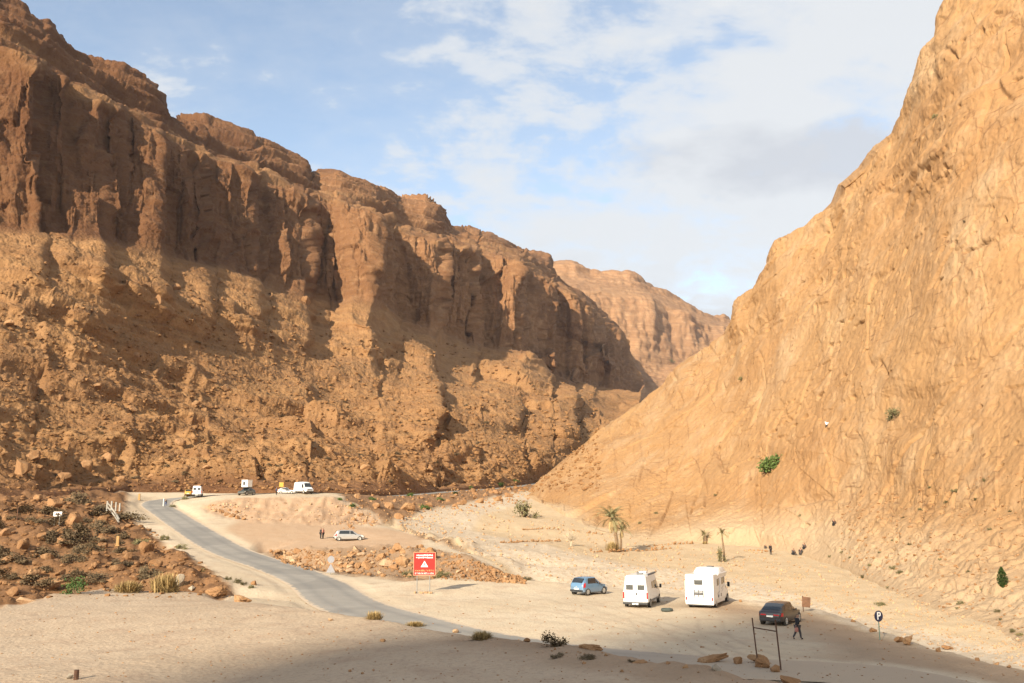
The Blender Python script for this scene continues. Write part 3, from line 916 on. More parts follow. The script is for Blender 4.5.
# right-hand cliff
px = np.concatenate([np.linspace(524, 1040, 860), np.linspace(1044, 1330, 70)])
D0 = [(524, 494, 272), (545, 506, 235), (570, 520, 208), (600, 531, 183), (640, 541, 168), (700, 544, 160), (760, 548, 150), (800, 554, 136), (840, 565, 118), (870, 578, 101), (900, 592, 88), (940, 612, 75), (980, 629, 67), (1024, 642, 60), (1100, 664, 52), (1330, 720, 40)]
D3 = [(524, 492, 280), (535, 484, 283), (545, 474, 286), (560, 461, 288), (600, 430, 285), (640, 403, 275), (665, 383, 268), (680, 362, 262), (694, 353, 257), (712, 343, 252), (726, 336, 246), (733, 322, 243), (738, 302, 236), (755, 290, 229), (764, 269, 226), (775, 241, 221), (803, 226, 211), (819, 213, 206), (831, 201, 201), (838, 183, 198), (859, 167, 191), (871, 149, 187), (891, 132, 181), (905, 107, 176), (913, 84, 173), (922, 56, 170), (936, 37, 167), (940, 16, 166), (950, -2, 163), (968, -18, 158), (1024, -75, 148), (1100, -165, 134), (1330, -420, 100)]
D1y, D1Y = [], []
b0 = np.array(D0); r0 = np.array(D3)
def mixc(t, g, extra=0):
    out = []
    hw_ = 60 * (1 - t) + 4
    for x in np.linspace(524, 1330, 90):
        y0, Y0 = np.interp(x, b0[:, 0], b0[:, 1]), np.interp(x, b0[:, 0], b0[:, 2])
        ks = np.linspace(-hw_, hw_, 21) * min(1, (x - 520) / 60)
        y1, Y1 = np.interp(x + ks, r0[:, 0], r0[:, 1]).mean(), np.interp(x + ks, r0[:, 0], r0[:, 2]).mean()
        out.append((x, y0 + (y1 - y0) * t, Y0 + (Y1 - Y0) * g + extra * smooth(820, 900, x)))
    return out
scree = mixc(.18, .20, 9); lower = mixc(.42, .40, 6); upper = mixc(.74, .66, 3)
Dm = [(a, b + 25, y - 3) for a, b, y in D0]
PY, YY, BD = loft([Dm, D0, scree, lower, upper, D3, down_c(D3, 2, 40), down_c(D3, 70, 120)], [8, 150, 180, 210, 180, 8, 8], px)
PX = np.tile(px, (PY.shape[0], 1))
X, Yw, Z = at(PX, PY, YY)
P = np.stack([X, Yw, Z], -1)
N = normals(P, 3)
flip = np.sign((N * (np.array([0, 0, ZC]) - P)).sum(-1).mean()); N *= flip
bd = BD[:, None] * np.ones_like(PX)
w_all = smooth(1.0, 1.25, bd) * (1 - smooth(5.3, 5.9, bd))
w_top = smooth(3.2, 4.6, bd)
w_scr = (1 - smooth(1.6, 2.4, bd)) * smooth(1.0, 1.1, bd) * smooth(800, 880, PX)
ar_ = np.concatenate([[0], np.cumsum(np.hypot(np.diff(P[330, :, 0]), np.diff(P[330, :, 1])) * .5 + np.diff(px) * .08)])
A = np.tile(ar_, (P.shape[0], 1))
warp = 2.2 * fbm(X / 50, Yw / 50, Z / 50, 2)
d = 1.8 * fbm(X / 45, Yw / 45, Z / 60, 2)


def crack(a, b_, c, w_, area):
    return -smooth(w_, 0, np.abs(perlin(a, b_, c))) * smooth(.0, .3, area)


def facets(a, b_, c):
    return np.abs(perlin(a, b_, c)) - .2


d += .55 * facets(A / 24, (Z + warp) / 70, 2.5) + .12 * facets((A + warp * .4) / 8, (Z + warp) / 24, 7.5) * smooth(-.2, .3, perlin(X / 30, Yw / 30, Z / 30))
# slanting fractures rising to the right, upright joints, thin cracks
fr = (Z + warp * .6) * .8 - A * .5
d += .32 * np.tanh(4 * perlin(fr / 12, A / 55, .4)) * smooth(-.1, .35, perlin(X / 40, Yw / 40, 3 + Z / 40))
d += .16 * np.tanh(5 * perlin(fr / 3.4, A / 16, 5.4)) * smooth(-.05, .35, perlin(X / 25, Yw / 25, 8 + Z / 25))
d += .8 * crack(fr / 9, A / 40, 1.3, .045, perlin(X / 18, Yw / 18, 2 + Z / 18))
d += .6 * crack((A + warp * .5) / 7, Z / 30, 4.3, .06, perlin(X / 14, Yw / 14, 5 + Z / 20))
d += .38 * np.clip(5 * perlin(A / 50, (Z + warp * .5 + .2 * A) / 7, 3.3), -1, 1) * smooth(-.1, .3, perlin(X / 28, Yw / 28, 9 + Z / 28)) - .4 * w_top
d += .45 * blocks(A, Z, 2.6, 2.8, 41) * smooth(-.1, .25, perlin(X / 17, Yw / 17, 2 + Z / 17))
d += (.5 + .2 * w_top) * (.8 * blocks(A, Z + .3 * A, 9, 22, 31) + .42 * blocks(A, Z + .3 * A, 3.6, 8, 35)) * smooth(-.25, .25, perlin(X / 33, Yw / 33, 4 + Z / 33))
d += .09 * fbm(X / 4.5, Yw / 4.5, Z / 6.5, 3, .55) + .07 * smooth(.22, .34, perlin(X / 2.0, Yw / 2.0, Z / 2.4)) - .10 * smooth(.28, .40, perlin(X / 1.5 + 9, Yw / 1.5, Z / 1.7)) + .06 * fbm(X / .8, Yw / .8, Z / .9, 2, .7)
d = d * (1 - .45 * w_scr) + w_scr * .16 * (billow(X / 3, Yw / 3, Z / 3, 3) - .4)
# pockets and holes
pk = perlin(X / 1.9, Yw / 1.9, Z / 1.6)
d -= 1.1 * smooth(.45, .62, pk) * smooth(-.05, .25, perlin(X / 16, Yw / 16, Z / 16))
d += w_top * (.9 * (billow(X / 14, Yw / 14, Z / 10, 3) - .4) + .55 * np.tanh(3 * perlin(A / 40, Z / 6, 1.2)))
d = d * (1 - .45 * w_scr) + w_scr * .7 * (billow(X / 3, Yw / 3, Z / 3, 3) - .4)
# pockets and holes
pk = perlin(X / 2.6, Yw / 2.6, Z / 2.0)
d -= 1.3 * smooth(.52, .72, pk) * smooth(.0, .3, perlin(X / 22, Yw / 22, Z / 22))
P = P + N * (d * w_all)[..., None]
dust = np.clip((1 - smooth(1.15, 2.0, bd + .5 * perlin(X / 25, Yw / 25, Z / 12))), 0, 1)
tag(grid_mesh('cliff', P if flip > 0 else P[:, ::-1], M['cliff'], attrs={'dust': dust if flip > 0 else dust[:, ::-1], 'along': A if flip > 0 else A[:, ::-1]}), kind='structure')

# far mesa closing the valley
px = np.linspace(500, 800, 330)
E0 = [(500, 440, 1000), (600, 425, 1050), (640, 412, 1090), (680, 400, 1150), (800, 390, 1250)]
E1 = [(500, 390, 1080), (600, 384, 1100), (640, 388, 1120), (680, 375, 1180), (800, 370, 1300)]
E2 = [(500, 335, 1150), (560, 335, 1170), (600, 346, 1170), (640, 356, 1190), (665, 366, 1230), (700, 358, 1300), (730, 346, 1380), (800, 350, 1450)]
E3 = [(500, 285, 1230), (552, 286, 1240), (575, 288, 1250), (590, 293, 1240), (600, 291, 1255), (618, 297, 1262), (640, 297, 1290), (652, 299, 1290), (660, 304, 1330), (690, 317, 1370), (696, 320, 1400), (720, 328, 1450), (740, 332, 1480), (800, 340, 1520)]
E4 = [(500, 272, 1330), (560, 276, 1340), (590, 282, 1350), (620, 284, 1360), (640, 288, 1370), (660, 296, 1400), (690, 310, 1450), (720, 321, 1540), (740, 327, 1560), (800, 336, 1600)]
E5 = [(500, 264, 1400), (552, 261, 1410), (575, 261, 1420), (582, 266, 1425), (590, 271, 1430), (610, 273, 1440), (630, 272, 1445), (637, 275, 1450), (645, 282, 1455), (652, 287, 1460), (660, 290, 1470), (690, 305, 1510), (705, 315, 1550), (712, 317, 1600), (724, 316, 1620), (732, 322, 1640), (745, 327, 1660), (800, 334, 1680)]
E0, E1, E2, E3, E4, E5 = [[(a, b, y * 1.3) for a, b, y in c] for c in (E0, E1, E2, E3, E4, E5)]
PY, YY, BD = loft([E0, E1, E2, E3, E4, E5, down_c(E5, 2, 150), down_c(E5, 40, 400)], [14, 50, 64, 18, 40, 8, 8], px)
PX = np.tile(px, (PY.shape[0], 1))
X, Yw, Z = at(PX, PY, YY); P = np.stack([X, Yw, Z], -1)
N = normals(P, 2); flip = np.sign((N * (np.array([0, 0, ZC]) - P)).sum(-1).mean()); N *= flip
bd = BD[:, None] * np.ones_like(PX)
wc = smooth(1.9, 2.2, bd) * (1 - smooth(2.95, 3.1, bd)); wk = smooth(3.8, 4.2, bd) * (1 - smooth(5.4, 5.9, bd)); wt = 1 - smooth(1.8, 2.2, bd)
A = X
d = wc * (22 * (np.abs(perlin(A / 95, Z / 500, 1.2)) - .25) + 11 * (np.abs(perlin(A / 34, Z / 160, 3.2)) - .25) + 5 * (np.abs(perlin(A / 13, Z / 50, 3.2)) - .25))
d += (wc * .6 + wk) * 5 * np.tanh(3 * perlin(A / 400, Z / 17, 4.2))
d += wk * 7 * (np.abs(perlin(A / 60, Z / 100, 7.2)) - .25) + wt * (12 * (billow(X / 70, Yw / 70, Z / 70, 4) - .45))
d += 2.5 * fbm(X / 14, Yw / 14, Z / 14, 2)
P = P + N * d[..., None]
tag(grid_mesh('mountain', P if flip > 0 else P[:, ::-1], M['far']), kind='structure')

# ------------------------------------------------------------------ sun and the height behind the viewpoint that shades the near lot
AZ, EL = R(30), R(24)                    # light travels AZ to the right of the view axis
tosun = Vector((-math.sin(AZ) * math.cos(EL), -math.cos(AZ) * math.cos(EL), math.sin(EL)))
sun = bpy.data.objects.new('sun', bpy.data.lights.new('sun', 'SUN'))
link(sun)
sun.data.energy = 4.8
sun.data.angle = R(.53)
sun.data.color = (1.0, .86, .66)
sun.rotation_euler = tosun.to_track_quat('Z', 'Y').to_euler()
sun.location = tosun * 300

edge = [(-60, -40), (-34, 0), (-20, 20), (-12.5, 31), (-8.6, 38), (-6, 44.5), (-1.5, 48), (5.2, 51), (8.6, 57), (12.8, 61.4), (17.7, 65.2), (20.5, 66), (22.4, 63), (23.4, 55), (24.3, 45), (27, 33), (36, 10), (60, -30), (90, -70)]
D_OCC = 760.0
crest = []
for i, (x, y) in enumerate([(p.x, p.y) for p in resample([(a, b, 0) for a, b in edge], 1.2)]):
    q = Vector((x, y, 0)) + tosun * (D_OCC / math.cos(EL))
    j = 1.2 * float(fbm(np.array(x / 7.0), np.array(y / 7.0), np.array(.3), 3))
    crest.append((q.x, q.y, q.z + j))
back = Vector((tosun.x, tosun.y, 0)).normalized()
rows = []
for dz, dxy in ((-1.0, 110), (-.55, 55), (-.18, 16), (0, 0), (-.2, -22), (-.6, -60), (-1.0, -120)):
    rows.append([(c[0] + back.x * dxy, c[1] + back.y * dxy, c[2] + dz * (c[2] + 20)) for c in crest])
Ph = np.array(rows)
tag(grid_mesh('hill', Ph, M['wall']), kind='structure')

# ------------------------------------------------------------------ sky
w = bpy.data.worlds.new('World'); S.world = w; w.use_nodes = True
T = NT(w.node_tree)
bg = w.node_tree.nodes['Background']
sky = T.n('ShaderNodeTexSky', _sky_type='NISHITA')
sky.sun_disc = False
sky.sun_elevation = EL
sky.sun_rotation = math.atan2(tosun.x, tosun.y)
sky.altitude = 1400; sky.air_density = 1.0; sky.dust_density = 1.2; sky.ozone_density = 1.5
tc = T.n('ShaderNodeTexCoord').outputs['Generated']
sep = T.n('ShaderNodeSeparateXYZ'); T.l(tc, sep.inputs[0])
zc = T.math('ADD', T.math('MAXIMUM', sep.outputs['Z'], 0.0), .32)
cmb = T.n('ShaderNodeCombineXYZ')
T.l(T.math('DIVIDE', sep.outputs['X'], zc), cmb.inputs[0]); T.l(T.math('DIVIDE', sep.outputs['Y'], zc), cmb.inputs[1])
cl = cmb.outputs[0]
SKYN = dict(T=T, cl=cl, sep=sep)
n1 = T.noise(T.mapping(cl, (1.0, 1.0, 1), (0, 0, R(25))), 4.2, 9, .60, .25)
n2 = T.noise(T.mapping(cl, (.7, 1.6, 1), (0, 0, R(-25))), 9.0, 6, .62, .2)
# cover grows towards the right (+X) and down the valley, and thins out over the left wall
cov = T.math('ADD', T.math('MULTIPLY', T.math('SUBTRACT', T.math('DIVIDE', sep.outputs['X'], T.math('MAXIMUM', sep.outputs['Y'], .05)), -.02), .30),
             T.math('MULTIPLY', sep.outputs['Z'], -.12))
cov = T.math('ADD', T.math('MINIMUM', T.math('MAXIMUM', cov, -.115), .09), .02)
dens = T.math('ADD', T.math('ADD', T.math('MULTIPLY', n1, .72), T.math('MULTIPLY', n2, .30)), cov)
fac = T.ramp(dens, [(.34, .10), (.44, .24), (.505, .80), (.57, 1)])
shade = T.ramp(T.noise(T.mapping(cl, (.8, .9, 1)), 1.7, 5, .55, .3), [(.48, 0), (.68, 1)])
ccol = T.mix(T.math('MULTIPLY', shade, T.ramp(dens, [(.52, 0), (.68, 1)])), (4.5, 4.6, 4.7), (3.3, 3.45, 3.7))
az_ = T.math('DIVIDE', sep.outputs['X'], T.math('MAXIMUM', sep.outputs['Y'], .05)); el_ = T.math('DIVIDE', sep.outputs['Z'], T.math('MAXIMUM', sep.outputs['Y'], .05))
ga = T.math('POWER', T.math('ABSOLUTE', T.math('DIVIDE', T.math('SUBTRACT', az_, .30), .17)), 2.0); ge = T.math('POWER', T.math('ABSOLUTE', T.math('DIVIDE', T.math('SUBTRACT', el_, .40), .055)), 2.0)
bank_ = T.math('ADD', T.math('ADD', ga, ge), T.math('MULTIPLY', T.math('SUBTRACT', n1, .5), 5.0))
bankm = T.math('MULTIPLY', T.math('GREATER_THAN', sep.outputs['Y'], 0.0), T.ramp(bank_, [(.1, 1), (1.4, 0)]))
ccol = T.mix(T.math('MULTIPLY', bankm, .8), ccol, (3.5, 3.6, 3.85))
fac = T.math('MAXIMUM', fac, T.math('MULTIPLY', bankm, .95))
skyc = T.mix(1.0, sky.outputs[0], (1.75, 1.56, 1.34), 'MULTIPLY')
T.l(T.mix(T.math('MULTIPLY', fac, .93), skyc, ccol), bg.inputs['Color'])
bg.inputs['Strength'].default_value = .09

# ------------------------------------------------------------------ thin dusty air
hz, nth, bh = new_mat('haze air')
nth.nodes.remove(bh)
pv = nth.nodes.new('ShaderNodeVolumePrincipled')
pv.inputs['Color'].default_value = (.90, .93, 1, 1); pv.inputs['Density'].default_value = .00005; pv.inputs['Anisotropy'].default_value = .3
nth.links.new(pv.outputs[0], nth.nodes['Material Output'].inputs['Volume'])
tag(MB().box(50, 950, 267, 1900, 3700, 590).build('haze', hz), kind='stuff')

S.view_settings.view_transform = 'Standard'
S.view_settings.look = 'None'
S.view_settings.exposure = 1.05
S.view_settings.gamma = 1
S.render.film_transparent = False
S.cycles.max_bounces = 5
S.cycles.diffuse_bounces = 3
S.cycles.use_denoising = True

# ------------------------------------------------------------------ placing things on the real ground
bpy.context.view_layer.update()
DG = bpy.context.evaluated_depsgraph_get()


def hit(px, py):
    """the point of ground or rock that the photo shows there, and its normal"""
    dx, dy, dz = raydir(px, py)
    ok, p, n, *_ = S.ray_cast(DG, CAM, Vector((float(dx), float(dy), float(dz))).normalized())
    return (p.copy(), n.copy()) if ok else (None, None)


def drop(x, y):
    ok, p, n, *_ = S.ray_cast(DG, Vector((x, y, 60 if y < 90 else 14.5 + .02 * y)), Vector((0, 0, -1)))
    return p.z if ok else 0.0


def span(px_len, p):
    """metres covered by so many photo pixels at a point"""
    return px_len * p.y / F_PX


def copy_tree(o, parent=None):
    c = o.copy(); link(c, parent)
    for ch in [k for k in o.children]: copy_tree(ch, c)
    return c


# ------------------------------------------------------------------ boulders
def rock_mesh(name, seed, mat, sub=3, cuts=9, flat=.75, rough=.07):
    r = random.Random(seed)
    bm = bmesh.new(); bmesh.ops.create_icosphere(bm, subdivisions=sub, radius=1)
    planes = []
    for k in range(cuts):
        n = Vector((r.gauss(0, 1), r.gauss(0, 1), r.gauss(0, 1))).normalized()
        planes.append((n, r.uniform(.40, .70)))
    for v in bm.verts:
        for n, dd in planes:
            e = v.co.dot(n) - dd
            if e > 0: v.co -= n * e * .93
    co = np.array([v.co[:] for v in bm.verts])
    nz = fbm(co[:, 0] * 1.7 + seed, co[:, 1] * 1.7, co[:, 2] * 1.7, 4, .6)
    sx, sy = r.uniform(.85, 1.25), r.uniform(.75, 1.1)
    for v, q in zip(bm.verts, nz):
        v.co *= 1 + rough * float(q) * 1.6
        v.co = Vector((v.co.x * sx, v.co.y * sy, v.co.z * flat))
    me = bpy.data.meshes.new(name); bm.to_mesh(me); bm.free()
    me.materials.append(mat)
    me.polygons.foreach_set('use_smooth', [False] * len(me.polygons))
    return me


RK = [rock_mesh('boulder', 100 + i, M['boulder'], 3, 8 + i % 4, (.72, .85, .6, .95)[i % 4]) for i in range(8)]
RKd = [rock_mesh('boulder', 600 + i, M['boulder_shaded'], 3, 9 + i % 4, (.72, .85, .6)[i % 3]) for i in range(6)]
RKp = [rock_mesh('boulder', 200 + i, M['boulder_pale'], 3, 8 + i % 3, (.7, .85, .6)[i % 3]) for i in range(5)]
RKg = [rock_mesh('boulder', 300 + i, M['boulder_grey'], 3, 9, (.8, .95)[i % 2]) for i in range(2)]
RKflat = [rock_mesh('flat_rock', 400 + i, M['boulder'], 5, 14, .34, .14) for i in range(2)]
RKbig = [rock_mesh('boulder', 500 + i, M['boulder'], 5, 15, .7, .13) for i in range(4)]


def rock(px, py, w, label, group=None, fam=RK, sink=.28, name='boulder', sq=(1, 1, 1), rot=None):
    """a rock about w photo pixels wide whose foot stands at (px, py)"""
    p, n = hit(px, py)
    if p is None: return None
    r = span(w, p) * .5
    o = bpy.data.objects.new(name, rnd.choice(fam)); link(o)
    o.scale = (r * sq[0], r * sq[1], r * sq[2])
    o.rotation_euler = (rnd.uniform(-.25, .25), rnd.uniform(-.25, .25), rnd.uniform(0, 6.28) if rot is None else rot)
    o.location = p + (Vector((0, r * .1, r * (.12 - sink))) if name == 'flat_rock' else Vector((0, r * .5, r * (.62 - sink) * sq[2])))
    return tag(o, label, 'boulder', group)


def lerp_line(pts, t):
    t *= len(pts) - 1; i = min(int(t), len(pts) - 2); f = t - i
    return pts[i][0] + (pts[i + 1][0] - pts[i][0]) * f, pts[i][1] + (pts[i + 1][1] - pts[i][1]) * f


# rubble bank behind the red sign and in front of the terrace
LB = 'angular sandy boulder in the rubble bank between the red warning sign and the terrace'
top = [(380, 549), (420, 548), (452, 553), (476, 563), (500, 572), (524, 580)]
bot = [(380, 575), (420, 577), (450, 579), (476, 580), (500, 581), (526, 582.5)]
for k in range(62):
    t = rnd.random() ** 1.15
    a, b = lerp_line(top, t), lerp_line(bot, t)
    f = rnd.random()
    rock(a[0] + (b[0] - a[0]) * f, a[1] + (b[1] - a[1]) * f + 1, rnd.choice((5, 6, 7, 8, 10, 12, 15)) * (1 - .45 * t), LB, 'boulders in the rubble bank behind the red sign', RK + RKp[:2])
LB2 = 'jagged pale boulder in the low bank between the grey road and the sandy terrace'
top = [(272, 552), (300, 551), (340, 552), (380, 549)]; bot = [(285, 561), (305, 567), (335, 571), (380, 575)]
for k in range(56):
    t = rnd.random()
    a, b = lerp_line(top, t), lerp_line(bot, t); f = rnd.random()
    rock(a[0] + (b[0] - a[0]) * f, a[1] + (b[1] - a[1]) * f + 1, rnd.choice((5, 6, 7, 8, 11)), LB2, 'boulders in the low bank beside the road', RKp + RK)
# gully on the left
SCRUB = []
LG = 'rough orange boulder among the rocks in the dark gully left of the road'
for (x, y, w_) in [(85, 556, 24), (72, 558, 16), (60, 545, 17), (99, 549, 16), (143, 553, 26), (128, 559, 13), (70, 523, 22), (30, 524, 24), (88, 514, 12), (50, 506, 20), (20, 512, 20), (115, 533, 18),
                   (100, 541, 14), (40, 540, 16), (20, 548, 20), (10, 562, 24), (45, 560, 18), (28, 580, 26), (60, 575, 16), (115, 570, 20), (135, 580, 14), (10, 595, 22), (75, 500, 22), (105, 503, 12),
                   (100, 524, 20), (85, 537, 12), (128, 527, 10), (5, 535, 16), (150, 540, 12), (165, 553, 10), (92, 566, 12), (155, 566, 18), (60, 531, 14), (35, 500, 18), (5, 520, 14), (112, 582, 12), (48, 590, 15)]:
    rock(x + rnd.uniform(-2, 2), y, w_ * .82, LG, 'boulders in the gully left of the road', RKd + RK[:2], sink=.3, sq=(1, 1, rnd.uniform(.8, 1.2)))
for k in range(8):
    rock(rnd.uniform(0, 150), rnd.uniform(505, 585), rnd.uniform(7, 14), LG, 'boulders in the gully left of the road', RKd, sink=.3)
# dark loose rocks in the bank under the white car
for (x, y, w_) in [(216, 511, 5), (221, 513, 6), (226, 516, 7), (232, 517, 8), (237, 519, 8), (229, 511, 5), (213, 506, 4), (236, 513, 5), (223, 508, 4), (243, 520, 5)]:
    rock(x, y, w_, 'small brown rock in the slipped patch of the bare bank below the parked jeep', 'rocks in the bank below the jeep')
LM = 'ochre boulder on the scrubby slope between the far road and the pale river bed'
for k in range(30):
    t = rnd.random()
    x = 345 + 165 * t; y0 = 497 - 6 * t; y1 = 529 - 30 * t
    rock(x, y0 + (y1 - y0) * rnd.random(), rnd.choice((4, 5, 6, 8, 10)), LM, 'boulders between the far road and the river bed', RK)
for (x, y, w_) in [(407, 511, 17), (390, 508, 11), (398, 519, 12), (375, 507, 9)]:
    rock(x, y, w_, LM, 'boulders between the far road and the river bed', RK)
# big blocks on the slope
LT = 'large weathered block standing out of the stony left slope'
for (x, y, w_) in [(7, 326, 13), (158, 302, 13), (175, 290, 12), (304, 303, 14), (133, 359, 12), (95, 389, 14), (250, 330, 11), (212, 383, 15), (131, 412, 12), (150, 440, 9), (85, 470, 18), (105, 463, 22), (30, 462, 20), (270, 338, 9), (195, 406, 10),
                   (225, 390, 9), (60, 400, 9), (180, 445, 12), (240, 452, 10), (330, 452, 11), (300, 470, 9), (365, 470, 12), (120, 482, 14), (150, 478, 10), (20, 474, 26), (345, 488, 9), (60, 480, 16), (205, 470, 9), (260, 478, 8), (395, 470, 10), (430, 470, 8), (445, 482, 8)]:
    rock(x, y, w_, LT, 'blocks on the stony left slope', RK, sink=.12, sq=(1, 1, rnd.uniform(.8, 1.25)))
LD = 'dark dry scrub between the boulders of the gully left of the road'
for k in range(40):
    y = rnd.uniform(500, 590); x = rnd.uniform(-4, np.interp(y, [500, 530, 560, 590], [100, 125, 140, 120]))
    SCRUB.append((x, y, rnd.uniform(14, 34), LD, 'scrub in the gully left of the road', rnd.uniform(.5, .9)))
# single rocks
rock(910, 645, 17, 'big smooth reddish boulder beside the parking sign at the lot edge', fam=[RKbig[2]], sink=.15, sq=(1.15, .9, 1.0), rot=.4)
rock(899, 642.5, 11, 'low brown rock touching the big reddish boulder by the parking sign', fam=[RK[2]])
rock(939, 652, 9, 'dark brown rock at the lot edge beyond the big reddish boulder', fam=[RK[3]])
rock(950, 650, 13, 'long flat rock at the lot edge behind the dark brown rock', fam=RKflat)
for (x, y, w_) in [(853, 622, 5), (873, 632, 8), (979, 661, 7), (998, 665, 6), (866, 625, 3.5), (840, 614, 4), (902, 639, 5), (1010, 668, 5)]:
    rock(x, y, w_, 'small dark stone along the lot edge above the pale river bed', 'stones along the lot edge')
rock(590, 649, 30, 'long flat slab of brown stone on the crest of the near ledge', name='flat_rock', fam=RKflat, sink=.0, sq=(1, .6, .9), rot=.1)
rock(640, 663, 22, 'flat brown stone below the long slab on the near ledge', name='flat_rock', fam=RKflat, sink=.1)
rock(712, 663, 31, 'low broad orange rock on the near ledge left of the rusty frame', fam=[RKbig[0]], sink=.35, sq=(1, .7, .55), rot=.2)
rock(738, 664, 14, 'dark pointed rock at the right end of the broad orange rock', fam=[RK[3]])
rock(764, 668, 22, 'orange rock piled at the foot of the rusty frame', fam=[RKbig[1]], sink=.2)
rock(777, 672, 12, 'brown rock under the right post of the rusty frame', fam=[RK[5]], sink=.1)
rock(755, 663, 12, 'small orange rock under the left post of the rusty frame', fam=[RK[4]], sink=.1)
rock(716, 671, 12, 'pale grey rock in front of the broad orange rock', fam=RKg)
rock(790, 686, 22, 'orange rock at the tip of the near ledge in the bottom edge', fam=[RK[6]])
rock(330, 621, 6, 'pale stone beside the straw tuft at the road edge', fam=RKp)
rock(456, 633, 7, 'pale stone between two straw tufts on the crest of the near ledge', fam=RKp)
rock(527, 642, 8, 'reddish stone left of the dark bush on the near ledge', fam=[RK[2]])
for (x, y, w_) in [(555, 650, 4), (606, 656, 5), (584, 664, 5), (622, 672, 5), (668, 664, 5), (686, 668, 6), (350, 672, 5), (362, 674, 4), (383, 642, 6)]:
    rock(x, y, w_, 'small brown stone lying on the shaded sand of the near ledge', 'stones on the near ledge', RK, .3)
rock(178, 588, 13, 'upright grey rock at the sandy lip beside straw bushes', fam=[RKg[1]], sink=.0, sq=(.8, .7, 1.35))
rock(191, 591, 8, 'small grey rock right of the upright grey rock', fam=[RKg[0]], sink=.1)
rock(213, 597, 28, 'low crumbling orange mound of rock at the sandy lip by the road', fam=[RKbig[3]], sink=.3, sq=(1, .8, .7))
rock(240, 602, 24, 'orange rock outcrop where the sandy lip meets the road', fam=[RKbig[1]], sink=.35, sq=(1, .8, .6))
rock(253, 585, 9, 'dark rock on the near shoulder of the road', fam=[RK[3]])
rock(48, 590, 20, 'pointed orange rock on the sandy lip left of the green bush', fam=[RKbig[0]], sink=.15)
rock(25, 604, 18, 'slanting pale rock at the far left of the sandy lip', fam=RKp, sink=.2, sq=(1.2, .6, .7))
rock(68, 679, 9, 'pale greenish stone beside the dark stump in the sand', fam=RKg)
rock(741, 602, 5, 'reddish rock on the lot edge in front of the motorhome', fam=[RK[1]])

# loose rubble no one could count
def rubble(name, pix_fn, n, wmin, wmax, mat, seed):
    r = random.Random(seed)
    base = rock_mesh('stone', seed, mat, 1, 5, .8, .12)
    bv = np.array([v.co[:] for v in base.vertices]); bf = [tuple(p.vertices) for p in base.polygons]
    bpy.data.meshes.remove(base)
    V, Fc = [], []
    for k in range(n):
        x, y = pix_fn(r)
        p, nn = hit(x, y)
        if p is None or p.y > 900: continue
        w_ = wmin + (wmax - wmin) * r.random() ** 4
        rr = span(w_, p) * .5
        a = r.uniform(0, 6.28); c, s_ = math.cos(a), math.sin(a)
        q = bv * np.array([rr * r.uniform(.7, 1.3), rr * r.uniform(.7, 1.3), rr * r.uniform(.7, 1.2)])
        q = np.stack([q[:, 0] * c - q[:, 1] * s_, q[:, 0] * s_ + q[:, 1] * c, q[:, 2]], -1) + np.array(p) + np.array([0, 0, rr * .25])
        Fc += [tuple(i + RB[0] for i in f) for f in bf]
        RB[0] += len(q); V.append(q)
    me = bpy.data.meshes.new(name)
    me.from_pydata(np.concatenate(V).tolist(), [], Fc); me.materials.append(mat); me.update()
    o = link(bpy.data.objects.new(name, me)); RB[0] = 0
    return tag(o, kind='stuff')


RB = [0]
def talus_pix(r):
    x = r.uniform(-15, 600)
    up = np.interp(x, [-15, 0, 100, 200, 300, 400, 500, 600], [228, 232, 240, 268, 305, 330, 352, 392])
    t = r.random() ** .62
    return x, up + (492 - up) * t
rubble('rubble', talus_pix, 12000, .55, 6.5, M['talus_rock'], 21)
def gully_pix(r):
    y = r.uniform(497, 598)
    return r.uniform(-5, np.interp(y, [497, 510, 530, 550, 570, 590], [112, 122, 152, 182, 212, 232])), y
rubble('rubble', gully_pix, 1500, 1.0, 8, M['boulder_shaded'], 22)
def mid_pix(r):
    t = r.random(); x = 340 + 190 * t
    return x, r.uniform(493 - 5 * t, 532 - 30 * t)
rubble('rubble', mid_pix, 900, .8, 5, M['boulder'], 23)
def bank_pix(r):
    t = r.random(); a = lerp_line([(268, 551), (300, 550), (340, 551), (380, 548), (420, 547), (452, 552), (476, 562), (500, 571), (524, 579)], t)
    b = lerp_line([(280, 562), (305, 570), (335, 573), (380, 576.5), (420, 579), (450, 580), (476, 582), (500, 583), (526, 584)], t); f = r.random()
    return a[0] + (b[0] - a[0]) * f, a[1] + (b[1] - a[1]) * f
rubble('rubble', bank_pix, 1800, 1.2, 6.5, M['boulder'], 24)
def slip_pix(r):
    t = r.random(); a = lerp_line([(205, 504), (225, 501), (250, 499), (300, 498), (335, 499), (372, 516)], t); b = lerp_line([(208, 510), (225, 515), (250, 519), (300, 522), (340, 525), (378, 527)], t); f = r.random() ** .6
    return a[0] + (b[0] - a[0]) * f, a[1] + (b[1] - a[1]) * f
rubble('rubble', slip_pix, 420, .7, 4, M['boulder_pale'], 28)
def bed_pix(r):
    x = r.uniform(400, 1024)
    lo = np.interp(x, [400, 440, 527, 617, 690, 750, 810, 890, 925, 1024], [530, 545, 579, 587, 591, 599, 606, 631, 644, 667])
    hi = np.interp(x, [400, 430, 530, 600, 700, 800, 900, 1024], [520, 514, 505, 533, 546, 556, 592, 640])
    return x, hi + (lo - hi) * r.random()
rubble('gravel', bed_pix, 4600, .6, 3.8, M['boulder_pale'], 25)
def fore_pix(r):
    return r.uniform(0, 1024), 596 + 87 * r.random() ** .8
rubble('gravel', fore_pix, 2400, .5, 2.8, M['boulder'], 26)
